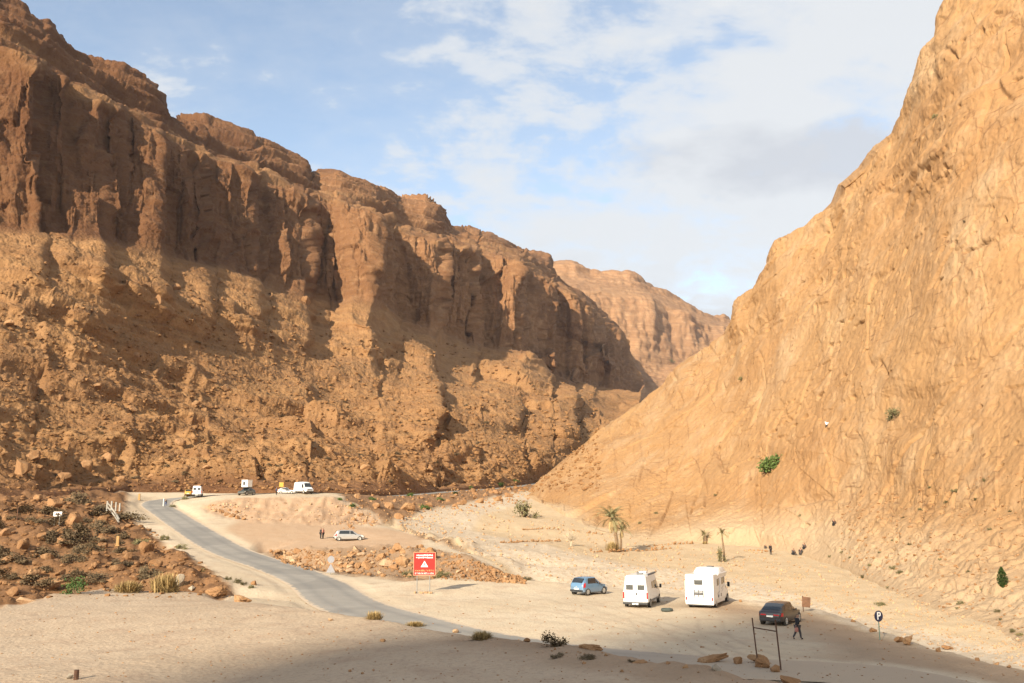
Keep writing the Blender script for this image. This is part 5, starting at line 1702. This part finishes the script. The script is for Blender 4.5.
t = place('hatchback', 'light blue hatchback parked at the far edge of the lot', 'car', 589.5, 594.0, 44, .97); hatchback(t, 3.55, 1.6, 1.5, M['blue'], M['glass'])
t = place('camper_van', 'white high roof camper van seen from its rear, between the blue car and the motorhome', 'camper van', 643, 604.5, 19.5, .92); panel_van(t, 5.9, 2.05, 2.55, M['white'], M['glass'])
t = place('suv_coupe', 'dark brown black coupe car parked in the shade behind the walking person', 'car', 781, 623.2, 36, .85); saloon(t, 4.5, 1.88, 1.62, M['black'], M['glass'], True)
t = place('estate_car', 'silver car standing alone on the sandy terrace', 'car', 349, 540.5, 74, 1.0); hatchback(t, 4.3, 1.75, 1.46, M['silver'], M['glass'])

# motorhome
t = place('motorhome', 'white motorhome with a raised pod over the cab, the largest vehicle on the lot', 'motorhome', 709, 604.5, 25, .95)
L, W, H = 6.2, 2.25, 2.55; hw, b, f = W / 2, -3.1, 3.1
mb = MB()
mb.box(0, b + 2.15, .52 + (H - .52) / 2, W, 4.3, H - .52, .09); add(mb, 'coach_body', M['white'], t, False)
mb = MB(); mb.box(0, b + .02, .56, W * .99, .10, .60, .05); mb.box(0, b + 2.1, .44, W * .97, 4.1, .28, .04); add(mb, 'skirt', M['white'], t)
for sd in (-1, 1):   # rounded corner mouldings with lamps
    mb = MB(); mb.box(sd * (hw - .10), b - .015, 1.25, .20, .05, 1.7, .02); add(mb, 'rear_moulding', M['white'], t)
    mb = MB(); mb.box(sd * (hw - .24), b - .03, 1.05, .035, .02, .75, .008); mb.box(sd * (hw - .20), b - .03, 1.75, .03, .02, .7, .008, Matrix.Rotation(sd * -.06, 4, 'Y')); add(mb, 'graphic', M['graphic'], t)
    mb = MB(); mb.box(sd * (hw - .10), b - .05, .72, .11, .03, .24, .012); add(mb, 'tail_lamp', M['red_light'], t)
# pod: a loft that rises behind the cab and rounds over forwards
pod = Body([(-.9, H - .12, H, H + .02, hw * .84, hw * .72), (-.55, H - .12, H + .08, H + .24, hw * .93, hw * .78), (-.1, H - .12, H + .12, H + .36, hw * .97, hw * .82), (.8, H - .12, H + .12, H + .40, hw * .97, hw * .82), (1.7, H - .38, H + .05, H + .34, hw * .96, hw * .80), (2.25, H - .44, H - .08, H + .16, hw * .9, hw * .74), (2.55, H - .40, H - .22, H - .08, hw * .74, hw * .62)])
pod.mesh('cab_pod', M['white'], t)
cab = Body([(1.0, .40, 1.2, H - .25, hw * .95, hw * .86), (1.35, .38, 1.2, H - .32, hw * .94, hw * .80), (1.75, .36, 1.2, H - .48, hw * .93, hw * .76), (2.36, .36, 1.17, 1.34, hw * .92, hw * .78), (2.55, .36, 1.1, 1.16, hw * .9, hw * .76), (2.98, .34, .92, .97, hw * .85, hw * .66), (3.1, .38, .72, .76, hw * .75, hw * .55)])
cab.mesh('cab', M['white'], t)
cab.top_patch(1.8, 2.32, 6.2, 'windscreen', M['glass'], t)
for sd in (-1, 1):
    cab.patch([(1.28, 4.12), (2.12, 4.12), (1.78, 5.6), (1.28, 5.6)], 'cab_window', M['glass'], t, sd)
    cab.patch([(2.98, 2.7), (2.66, 2.9), (2.62, 3.9), (2.88, 3.9)], 'headlight', M['clear_light'], t, sd, .012, 5)
    mirror(t, sd * hw * .93, 2.0, 1.5, 1.45)
    mb = MB(); mb.box(sd * (hw + .012), -1.5, 1.92, .03, .62, .52, .02); fr_ = add(mb, 'window', M['glass'], t)
    mb = MB(); mb.box(sd * (hw + .012), .0, 1.92, .03, .80, .52, .02); add(mb, 'window', M['glass'], t)
    mb = MB(); mb.box(sd * (hw + .012), .62, 1.95, .03, .30, .46, .02); add(mb, 'window', M['glass'], t)
    mb = MB(); mb.box(sd * (hw + .006), -.7, 1.25, .02, 2.2, .05, 0, Matrix.Rotation(.22, 4, 'X')); mb.box(sd * (hw + .006), -.35, 1.08, .02, 1.4, .035, 0, Matrix.Rotation(.30, 4, 'X')); add(mb, 'graphic', M['graphic'], t)
    mb = MB(); mb.box(sd * (hw + .012), -.55, .88, .03, .32, .26, .012); mb.box(sd * (hw + .012), -1.45, .84, .03, .26, .22, .012); add(mb, 'service_hatch', M['grey_plastic'], t)
mb = MB(); mb.box(hw + .014, -.72, 1.38, .02, .58, 1.62, .02); add(mb, 'door', M['white'], t)
mb = MB(); mb.box(hw - .02, .1, H - .06, .16, 3.3, .13, .03); add(mb, 'awning', M['white'], t)
mb = MB(); mb.box(-.06, b - .02, 1.98, .66, .05, .40, .05); wf = add(mb, 'rear_window', M['grey_plastic'], t)
mb = MB(); mb.box(-.06, b - .045, 1.98, .56, .03, .30, .04); add(mb, 'pane', M['glass_grey'], wf)
mb = MB()   # folded bicycle rack
for z in (1.18, 1.32, 1.06): mb.tube([(-.42, b - .10, z), (.32, b - .10, z)], .022, 6)
for x in (-.40, -.06, .30): mb.tube([(x, b - .03, .72), (x, b - .12, .95), (x, b - .10, 1.42)], .024, 6)
mb.box(-.06, b - .17, 1.20, .70, .08, .05, .01); mb.box(-.06, b - .17, 1.10, .70, .08, .05, .01)
add(mb, 'bicycle_rack', M['grey_plastic'], t)
mb = MB(); mb.box(0, b + .02, .24, W * .86, .16, .10, .03); add(mb, 'rear_bumper', M['plastic'], t)
mb = MB(); mb.box(.55, b - .055, .62, .5, .02, .12, .004); add(mb, 'number_plate', M['plate'], t)
mb = MB(); mb.box(-.2, -1.6, H + .05, .62, .62, .10, .03); add(mb, 'roof_vent', M['white'], t)
mb = MB(); mb.box(.25, -2.2, H + .045, .42, .42, .09, .03); add(mb, 'roof_vent', M['white'], t)
mb = MB(); mb.box(.1, .5, H + .44, .5, .5, .06, .02); add(mb, 'roof_vent', M['grey_plastic'], t)
wheels(t, hw * .955, b + 1.05, 2.25, .35)

# far vehicles beside the upper road
t = place('delivery_van', 'white high roof van facing the camera on the upper road edge', 'van', 303.5, 493.6, 138, 1.0); panel_van(t, 5.4, 2.0, 2.5, M['white'], M['glass'], False)
t = place('white_saloon', 'small white car parked side on next to the white van', 'car', 286.5, 493.6, 84, .86); saloon(t, 4.3, 1.75, 1.45, M['white'], M['glass'])
t = place('minibus', 'white van with its rear to the camera at the road bend', 'van', 197.5, 496.6, -14, .95); panel_van(t, 5.0, 1.95, 2.3, M['white'], M['glass'], False)
t = place('yellow_car', 'little yellow car just left of the van at the bend', 'car', 188.3, 496.2, -16, .95); hatchback(t, 3.4, 1.55, 1.55, M['yellow'], M['glass'])
t = place('off_road_car', 'dark green off road car with open white tent on its roof', 'car', 246.5, 495.2, 200, 1.0)
saloon(t, 4.1, 1.85, 1.5, M['green'], M['glass'], True)
mb = MB(); mb.box(0, .0, 1.60, 1.45, 1.5, .12, .02); add(mb, 'roof_rack', M['plastic'], t)
tent = thing('roof_tent', 'tall white box tent standing on the roof of the dark green car', 'tent', t.location + Vector((-.02, 0, 1.66)), t.rotation_euler.z)
mb = MB(); mb.box(0, 0, .72, 1.5, 1.6, 1.42, .06); mb.build('canvas', M['canvas'], tent)
mb = MB(); mb.box(0, 0, 1.46, 1.62, 1.72, .06, .02); mb.build('tent_lid', M['canvas'], tent)
mb = MB(); mb.box(.1, .806, .75, .6, .02, .7, .01); mb.build('tent_window', M['glass_grey'], tent)

# tyre lying on the lot
p = ground_at(667, 611.2)
mb = MB(); mb.lathe((0, 0, 0), (0, 0, 1), [(.26, .02), (.38, .0), (.43, .05), (.43, .15), (.38, .2), (.26, .19), (.23, .1), (.26, .02)], 28)
tag(mb.build('old_tyre', M['tyre_green'], None, True, p), 'dark old tyre lying flat between the camper van and the motorhome', 'tyre')

# ------------------------------------------------------------------ signs and posts
def face(pts3):
    return Vector(pts3)


p = ground_at(424, 593)
t = thing('warning_sign', 'big square red warning sign with a white triangle on two thin legs', 'sign', p, 0.06)
sw = span(21.5, p); z0 = span(16.5, p); sh = span(22, p)
mb = MB(); mb.box(0, 0, z0 + sh / 2, sw, .05, sh, .01); mb.build('sign_panel', M['sign_red'], t)
mb = MB()
for (cx, cz, wx, hz) in ((0, sh - .02, sw, .04), (0, .02, sw, .04), (-sw / 2 + .02, sh / 2, .04, sh), (sw / 2 - .02, sh / 2, .04, sh)): mb.box(cx, -.028, z0 + cz, wx - .002, .012, hz, 0)
mb.build('border', simple('pale orange border', (.72, .30, .18), .6), t)
mb = MB()                                    # two lines of script above, worn short strokes
r = random.Random(5)
for row, (zc_, x0, x1, hh) in enumerate(((.865, -.36, .36, .055), (.765, -.38, .36, .06))):
    x = x0 * sw
    while x < x1 * sw:
        wd = r.uniform(.035, .10)
        mb.box(x + wd / 2, -.031, z0 + sh * zc_ + r.uniform(-.012, .012), wd, .01, sh * hh * r.uniform(.5, 1.1), 0)
        if r.random() < .45: mb.box(x + wd * .5, -.031, z0 + sh * zc_ + r.choice((-1, 1)) * sh * .045, .03, .01, .03, 0)
        x += wd + r.choice((.006, .008, .04))
mb.build('lettering', M['sign_white'], t)
mb = MB(); c0 = z0 + sh * .36; tri_ = [(-.165 * sw, c0), (.165 * sw, c0), (0, c0 + .27 * sh)]
mb.add([(x, -.034, z) for x, z in tri_] + [(x, -.024, z) for x, z in tri_], [(0, 1, 2), (0, 3, 4, 1), (1, 4, 5, 2), (2, 5, 3, 0)]); mb.build('warning_triangle', M['sign_white'], t)
mb = MB(); mb.box(0, -.037, c0 + .125 * sh, .035 * sw, .01, .10 * sh, 0); mb.box(0, -.037, c0 + .04 * sh, .035 * sw, .01, .03 * sh, 0); mb.build('exclamation_mark', M['sign_red'], t)
for zc_, mt, nm in ((.205, 'sign_orange', 'lettering'), (.085, 'sign_white', 'lettering')):
    mb = MB(); x = -.42 * sw
    while x < .42 * sw:
        wd = r.uniform(.04, .075); hh = sh * .075
        mb.box(x + wd * .12, -.031, z0 + sh * zc_, wd * .25, .01, hh, 0); mb.box(x + wd * .55, -.0315, z0 + sh * zc_ + r.choice((-1, 0, 1)) * hh * .36, wd * .6, .01, hh * .26, 0)
        if r.random() < .5: mb.box(x + wd * .85, -.031, z0 + sh * zc_, wd * .2, .01, hh * .98, 0)
        x += wd + r.choice((.02, .02, .07))
    mb.build(nm, M[mt], t)
for x in (-.32, .25):
    mb = MB(); mb.tube([(x * sw, .035, -.3), (x * sw, .035, z0 + sh * .9)], .035, 8); mb.build('leg', M['galv'], t)
mb = MB()
for k in range(16): mb.box(rnd.uniform(-.8, .8), rnd.uniform(-.3, .3), .05, rnd.uniform(.1, .25), rnd.uniform(.1, .2), .16, .04, Matrix.Rotation(rnd.random() * 3, 4, 'Z'))
tag(mb.build('rubble', M['boulder_pale'], None, False, p), kind='stuff')

p = ground_at(880.3, 640)
t = thing('parking_sign', 'round navy parking sign with a white letter P on a thin post', 'sign', p, .40)
zt = span(22, p); rr = span(5.2, p)
mb = MB(); mb.tube([(0, .03, -.3), (0, .03, zt + rr * .6)], .03, 8); mb.build('post', M['post_green'], t)
mb = MB(); mb.lathe((0, 0, zt), (0, -1, 0), [(.001, -.012), (rr, -.012), (rr, .012), (.001, .012)], 32); mb.build('sign_disc', M['sign_navy'], t)
fc = bpy.data.curves.new('letter', 'FONT'); fc.body = 'P'; fc.size = rr * 1.9; fc.align_x = 'CENTER'; fc.align_y = 'CENTER'; fc.extrude = .004; fc.offset = .012
fo = bpy.data.objects.new('letter', fc); link(fo)
lm = bpy.data.meshes.new_from_object(fo.evaluated_get(bpy.context.evaluated_depsgraph_get())); lm.materials.clear(); lm.materials.append(M['sign_white'])
bpy.data.objects.remove(fo); fo = bpy.data.objects.new('letter', lm); link(fo, t); fo.location = (0, -.018, zt); fo.rotation_euler = (math.pi / 2, 0, 0)

p = ground_at(806.8, 611.5)
t = thing('notice_board', 'faded brown board leaning on a single leg behind the dark car', 'sign', p, -.35)
bh, bw = span(9.6, p), span(7.6, p)
mb = MB(); mb.tube([(-bw * .42, 0, -.2), (-bw * .42, 0, span(14.5, p))], .035, 7); mb.build('post', M['rust'], t)
mb = MB(); mb.box(0, -.04, span(4, p) + bh / 2, bw, .05, bh, .01, Matrix.Rotation(.10, 4, 'Y')); mb.build('board', M['wood'], t)

# rusty frame with no panel
pa, pb = ground_at(757.5, 657), ground_at(778, 668)
pb = Vector((pa.x + span(18.5, pa), pa.y - .6, pa.z - .35))
t = thing('sign_frame', 'empty rusty steel frame of two posts and one crossbar', 'frame', pa)
ha, hb = span(36, pa), span(43, pa)
mb = MB(); mb.tube([(0, 0, -.3), (-span(3.4, pa), 0, ha)], .032, 7); mb.build('post', M['rust'], t)
dv = pb - pa
mb = MB(); mb.tube([(dv.x, dv.y, dv.z - .3), (dv.x - span(3.2, pa), dv.y, dv.z + hb)], .036, 7); mb.build('post', M['rust'], t)
mb = MB(); mb.tube([(-span(2.2, pa), 0, span(27, pa)), (dv.x - span(2.4, pa), dv.y, span(25.0, pa))], .028, 7); mb.build('crossbar', M['rust'], t)

# backs of road signs on one post by the rubble bank
p = ground_at(330.5, 574.5)
t = thing('road_sign', 'pair of pale road sign backs, a disc over a triangle, on one post', 'sign', p, .1)
mb = MB(); mb.tube([(0, .03, -.2), (0, .03, span(18, p))], .03, 7); mb.build('post', M['galv'], t)
mb = MB(); rr = span(3.3, p); mb.lathe((0, 0, span(14.2, p)), (0, -1, 0), [(.001, -.01), (rr, -.01), (rr, .01), (.001, .01)], 4 * 7); mb.build('sign_disc', M['sign_back'], t)
mb = MB(); a = span(4.4, p); zb_ = span(1.8, p); q = [(-a, zb_), (a, zb_), (0, zb_ + span(8.6, p))]
mb.add([(x, -.012, z) for x, z in q] + [(x, .012, z) for x, z in q], [(0, 1, 2), (3, 5, 4), (0, 3, 4, 1), (1, 4, 5, 2), (2, 5, 3, 0)]); mb.build('sign_triangle', M['sign_back'], t)

# white board in the gully
p = ground_at(57, 523)
t = thing('white_sign', 'small blank white board on two legs among the gully boulders', 'sign', p, .1)
mb = MB(); mb.box(0, 0, span(8.6, p), span(8, p), .05, span(4.6, p), .01); mb.build('board', M['sign_white'], t)
for x in (-2.6, 2.0):
    mb = MB(); mb.tube([(span(x, p), .03, -.3), (span(x, p), .03, span(10, p))], .05, 6); mb.build('leg', M['concrete'], t)
p = ground_at(17, 519)
tag(MB().tube([(0, 0, -.3), (0, 0, span(12, p))], [.06, .05], 7).build('marker_post', M['wood'], None, False, p), 'thin brown post among the boulders left of the white board', 'post')
p = ground_at(117.5, 546)
mb = MB(); mb.box(0, 0, span(4.6, p), span(2.8, p), .22, span(10, p), .05); mb.box(0, 0, .06, span(4, p), .34, .16, .03)
tag(mb.build('marker_stone', M['ochre'], None, False, p), 'squared ochre marker stone standing in the gully', 'marker stone')
p = ground_at(139, 500)
mb = MB(); mb.box(0, 0, span(3, p), span(2, p), .2, span(6.4, p), .04); mb.box(0, 0, .05, span(3, p), .3, .14, .03)
tag(mb.build('marker_stone', M['ochre'], None, False, p), 'small ochre marker stone beyond the road bend', 'marker stone')
p = ground_at(163.2, 506)
mb = MB(); mb.tube([(0, 0, -.2), (0, 0, span(7.2, p))], [.09, .07], 8)
tag(mb.build('roadside_post', M['sign_white'], None, False, p), 'slim white roadside post at the bend beside a person in dark clothes', 'post')
p = ground_at(76, 679.5)
mb = MB(); mb.lathe((0, 0, -.1), (0, 0, 1), [(.001, 0), (.10, 0), (.11, .06), (.09, .1), (.085, .42), (.001, .43)], 10)
tag(mb.build('stump', M['rust'], None, False, p), 'short dark stump of a post standing in the bottom sand', 'post')
# white concrete rail stepping down the gully
pts = [hit(x, y)[0] for x, y in ((107, 509), (111, 514), (115, 519), (118.5, 524))]
t = thing('concrete_rail', 'broken white concrete rail stepping down the gully side', 'rail', pts[0])
for i in range(4):
    q = pts[i] - pts[0]; mb = MB(); hgt = span((8, 8, 7, 6)[i], pts[i])
    mb.box(q.x, q.y, hgt / 2 - .2, .22, .22, hgt + .3, .03); mb.build('post', M['concrete'], t)
    if i < 3:
        q2 = pts[i + 1] - pts[0]; a, b_ = Vector((q.x, q.y, q.z)), Vector((q2.x, q2.y, q2.z))
        for zz_ in (.35, .8):
            mb = MB(); h1 = span((8, 8, 7, 6)[i], pts[i]) * zz_; h2 = span((8, 8, 7, 6)[i + 1], pts[i + 1]) * zz_
            mb.tube([a + Vector((0, 0, h1)), b_ + Vector((0, 0, h2))], .13, 4); mb.build('rail_bar', M['concrete'], t)
p = ground_at(279.5, 494)
p = p + Vector((0, 1.2, 0))
t = thing('yellow_sign', 'small yellow sign on a post behind the white car', 'sign', p)
mb = MB(); mb.tube([(0, .04, -.2), (0, .04, span(10.5, p))], .04, 6); mb.build('post', M['galv'], t)
mb = MB(); mb.box(0, 0, span(9.2, p), span(4.2, p), .04, span(4.4, p), .01); mb.build('board', M['yellow'], t)

# ------------------------------------------------------------------ people
def person(px, py, hgt, label, pose, cloth, yaw=0, group=None):
    """pose: joints -> points for a 1 m tall figure (scaled); one skinned body, clothes as children"""
    p = ground_at(px, py)
    if p is None: return
    t = thing('person', label, 'person', p, yaw, group)
    J = {k: Vector(v) * hgt for k, v in pose.items()}

    def skin(name, chain, rad, mat, sub=2):
        me = bpy.data.meshes.new(name)
        keys, edges = [], []
        for a, b_ in chain:
            for k in (a, b_):
                if k not in keys: keys.append(k)
            edges.append((keys.index(a), keys.index(b_)))
        me.from_pydata([J[k] for k in keys], edges, [])
        o = bpy.data.objects.new(name, me); link(o, t)
        o.modifiers.new('skin', 'SKIN'); o.modifiers.new('sub', 'SUBSURF').levels = sub; o.modifiers['sub'].render_levels = sub
        o.modifiers['skin'].use_smooth_shade = True
        for i, k in enumerate(keys):
            r_ = rad[k] * hgt; me.skin_vertices[0].data[i].radius = (r_, r_)
            me.skin_vertices[0].data[i].use_root = (i == 0)
        me.materials.append(mat)
        return o
    body = [('pelvis', 'waist'), ('waist', 'chest'), ('chest', 'neck'), ('neck', 'head'), ('head', 'crown_top'), ('chest', 'shoulder_l'), ('shoulder_l', 'elbow_l'), ('elbow_l', 'wrist_l'), ('wrist_l', 'hand_l'),
            ('chest', 'shoulder_r'), ('shoulder_r', 'elbow_r'), ('elbow_r', 'wrist_r'), ('wrist_r', 'hand_r'),
            ('pelvis', 'hip_l'), ('hip_l', 'knee_l'), ('knee_l', 'ankle_l'), ('ankle_l', 'toe_l'), ('pelvis', 'hip_r'), ('hip_r', 'knee_r'), ('knee_r', 'ankle_r'), ('ankle_r', 'toe_r')]
    R0 = dict(pelvis=.078, waist=.068, chest=.082, neck=.030, head=.056, crown_top=.042, shoulder_l=.042, shoulder_r=.042, elbow_l=.026, elbow_r=.026, wrist_l=.018, wrist_r=.018, hand_l=.019, hand_r=.019,
              hip_l=.062, hip_r=.062, knee_l=.038, knee_r=.038, ankle_l=.024, ankle_r=.024, toe_l=.02, toe_r=.02)
    skin('body', body, R0, M['skin'])
    grow = lambda ks, k: {q: R0[q] * k for q in ks}
    up = ['waist', 'chest', 'shoulder_l', 'elbow_l', 'wrist_l', 'shoulder_r', 'elbow_r', 'wrist_r', 'pelvis']
    skin('jacket', [('pelvis', 'waist'), ('waist', 'chest')] + [e for e in body if e[0] in ('chest', 'shoulder_l', 'elbow_l', 'shoulder_r', 'elbow_r') and 'neck' not in e], grow(up, 1.22), cloth[0])
    lg = ['pelvis', 'hip_l', 'knee_l', 'ankle_l', 'hip_r', 'knee_r', 'ankle_r']
    skin('trousers', [e for e in body if e[0] in ('pelvis', 'hip_l', 'knee_l', 'hip_r', 'knee_r') and e[1] != 'waist'], grow(lg, 1.25), cloth[1])
    for sd in ('l', 'r'):
        skin('shoe', [('ankle_' + sd, 'toe_' + sd)], {'ankle_' + sd: .032, 'toe_' + sd: .028}, M['cloth_black'])
    J['hair_a'] = J['head'] + Vector((0, -.018, .022)) * hgt; J['hair_b'] = J['crown_top'] + Vector((0, -.006, .004)) * hgt
    skin('hair', [('hair_a', 'hair_b')], {'hair_a': .056, 'hair_b': .045}, cloth[2] if len(cloth) > 2 else M['hair'])
    # face and fingers
    hd = J['head']; mb = MB(); mb.box(hd.x, hd.y + .062 * hgt, hd.z - .005 * hgt, .012 * hgt, .022 * hgt, .022 * hgt, .004 * hgt); mb.build('nose', M['skin'], t)
    mb = MB()
    for sx in (-.02, .02): mb.box(hd.x + sx * hgt, hd.y + .054 * hgt, hd.z + .008 * hgt, .012 * hgt, .01 * hgt, .007 * hgt, .002 * hgt)
    mb.box(hd.x, hd.y + .054 * hgt, hd.z - .028 * hgt, .024 * hgt, .008 * hgt, .005 * hgt, .001 * hgt); mb.build('face', M['hair'], t)
    for sd in ('l', 'r'):
        h = J['hand_' + sd]; d0 = (h - J['wrist_' + sd]).normalized(); sdv = d0.cross(Vector((1, 0, 0))).normalized(); mb = MB()
        for k in range(4):
            o0 = h + sdv * (k - 1.5) * .011 * hgt; L_ = (.036, .042, .040, .032)[k] * hgt
            mb.tube([o0, o0 + d0 * L_ * .55, o0 + d0 * L_ + Vector((0, .006, 0)) * hgt], [.0055 * hgt, .005 * hgt, .0035 * hgt], 6)
        o0 = h - d0 * .02 * hgt + sdv * .016 * hgt
        mb.tube([o0, o0 + (sdv + d0).normalized() * .02 * hgt, o0 + (sdv * .5 + d0).normalized() * .036 * hgt], [.006 * hgt, .0055 * hgt, .004 * hgt], 6)
        mb.build('fingers', M['skin'], t)
    return t


STAND = dict(pelvis=(0, 0, .53), waist=(0, 0, .62), chest=(0, 0, .74), neck=(0, .005, .845), head=(0, .015, .915), crown_top=(0, .012, .96), shoulder_l=(-.105, 0, .79), elbow_l=(-.13, -.02, .62), wrist_l=(-.12, .03, .48), hand_l=(-.115, .045, .44),
             shoulder_r=(.105, 0, .79), elbow_r=(.13, -.02, .62), wrist_r=(.12, .03, .48), hand_r=(.115, .045, .44), hip_l=(-.055, 0, .50), knee_l=(-.058, .01, .275), ankle_l=(-.06, 0, .035), toe_l=(-.065, .085, .02), hip_r=(.055, 0, .50), knee_r=(.058, .01, .275), ankle_r=(.06, 0, .035), toe_r=(.065, .085, .02))
WALK = dict(STAND, pelvis=(0, 0, .515), waist=(0, .01, .61), chest=(0, .02, .735), neck=(0, .03, .84), head=(0, .045, .91), crown_top=(0, .04, .955), hip_l=(-.05, 0, .49), knee_l=(-.055, -.055, .275), ankle_l=(-.055, -.175, .065), toe_l=(-.055, -.115, .02),
            hip_r=(.05, 0, .49), knee_r=(.05, .085, .275), ankle_r=(.05, .115, .035), toe_r=(.05, .20, .03), elbow_l=(-.13, .03, .63), wrist_l=(-.11, .14, .54), hand_l=(-.105, .17, .51), elbow_r=(.13, -.06, .63), wrist_r=(.13, -.09, .49), hand_r=(.13, -.09, .45))
SIT = dict(STAND, pelvis=(0, 0, .10), waist=(0, .01, .20), chest=(0, .04, .32), neck=(0, .07, .42), head=(0, .09, .49), crown_top=(0, .09, .535), shoulder_l=(-.105, .04, .37), elbow_l=(-.13, .12, .25), wrist_l=(-.07, .22, .22), hand_l=(-.03, .24, .21), shoulder_r=(.105, .04, .37), elbow_r=(.13, .12, .25), wrist_r=(.07, .22, .22), hand_r=(.03, .24, .21),
           hip_l=(-.055, .02, .09), knee_l=(-.08, .22, .24), ankle_l=(-.07, .27, .035), toe_l=(-.07, .35, .02), hip_r=(.055, .02, .09), knee_r=(.08, .22, .24), ankle_r=(.07, .27, .035), toe_r=(.07, .35, .02))
CLIMB = dict(STAND, elbow_l=(-.17, .08, .86), wrist_l=(-.15, .12, 1.0), hand_l=(-.15, .13, 1.03), elbow_r=(.19, .06, .74), wrist_r=(.2, .12, .86), hand_r=(.2, .13, .9), knee_l=(-.15, .10, .36), ankle_l=(-.13, .06, .13), toe_l=(-.13, .13, .14), knee_r=(.10, .05, .27))
K, G, Bl, Rd = M['cloth_black'], M['cloth_grey'], M['cloth_blue'], M['cloth_red']
t = person(798, 639.3, 1.42, 'person in a black top and dark trousers striding past the dark car', WALK, (K, M['cloth_grey'], M['hair']), -R(78))
bag = t.location + Matrix.Rotation(-R(78), 3, 'Z') @ Vector((.17, -.15, .54))
mb = MB(); mb.box(0, 0, 0, .10, .20, .23, .04); mb.tube([(0, -.07, .10), (0, -.05, .22), (0, .05, .22), (0, .07, .10)], .010, 5)
o = mb.build('shoulder_bag', M['cloth_pink'], None, True, bag); o.rotation_euler.z = -R(78)
tag(o, 'dusty pink bag carried at the hip of the striding person', 'bag')
person(320.5, 538.8, 1.62, 'person in long black clothes standing left of the silver car', STAND, (K, K, K), -R(60))
person(322.9, 538.9, 1.6, 'person with a pale pink top standing close behind the person in black', STAND, (M['cloth_pink'], K, K), R(70))
person(165.7, 506.2, 1.45, 'person in dark clothes walking along the road at the bend', WALK, (K, Bl), R(160))
person(276.3, 495, 1.6, 'person in dark blue standing at the rear of the white car', STAND, (Bl, K), -R(90))
LS = 'person in dark clothes sitting on the ground at the foot of the right cliff'
GS = 'people resting at the foot of the right cliff'
person(770.8, 554.6, 1.6, 'person in black standing apart at the foot of the right cliff', STAND, (K, K), R(200))
person(765.2, 548.5, 1.2, 'person in dark clothes seen behind the one standing apart', SIT, (K, G), R(180))
person(793, 554.8, 1.75, LS, SIT, (G, K), R(210), GS)
person(801, 554.6, 1.9, LS, SIT, (K, G), R(150), GS)
person(804, 549, 1.7, LS, SIT, (G, K), R(190), GS)
person(833.8, 525.5, 1.75, 'person in black sitting high on the scree above the others', SIT, (K, K), R(190))
p, n = hit(827, 430)
person(827, 430, 1.5, 'climber with a white helmet on the right cliff face', CLIMB, (M['cloth_white'], K, M['cloth_white']), math.atan2(n.x, -n.y) if p else 0)
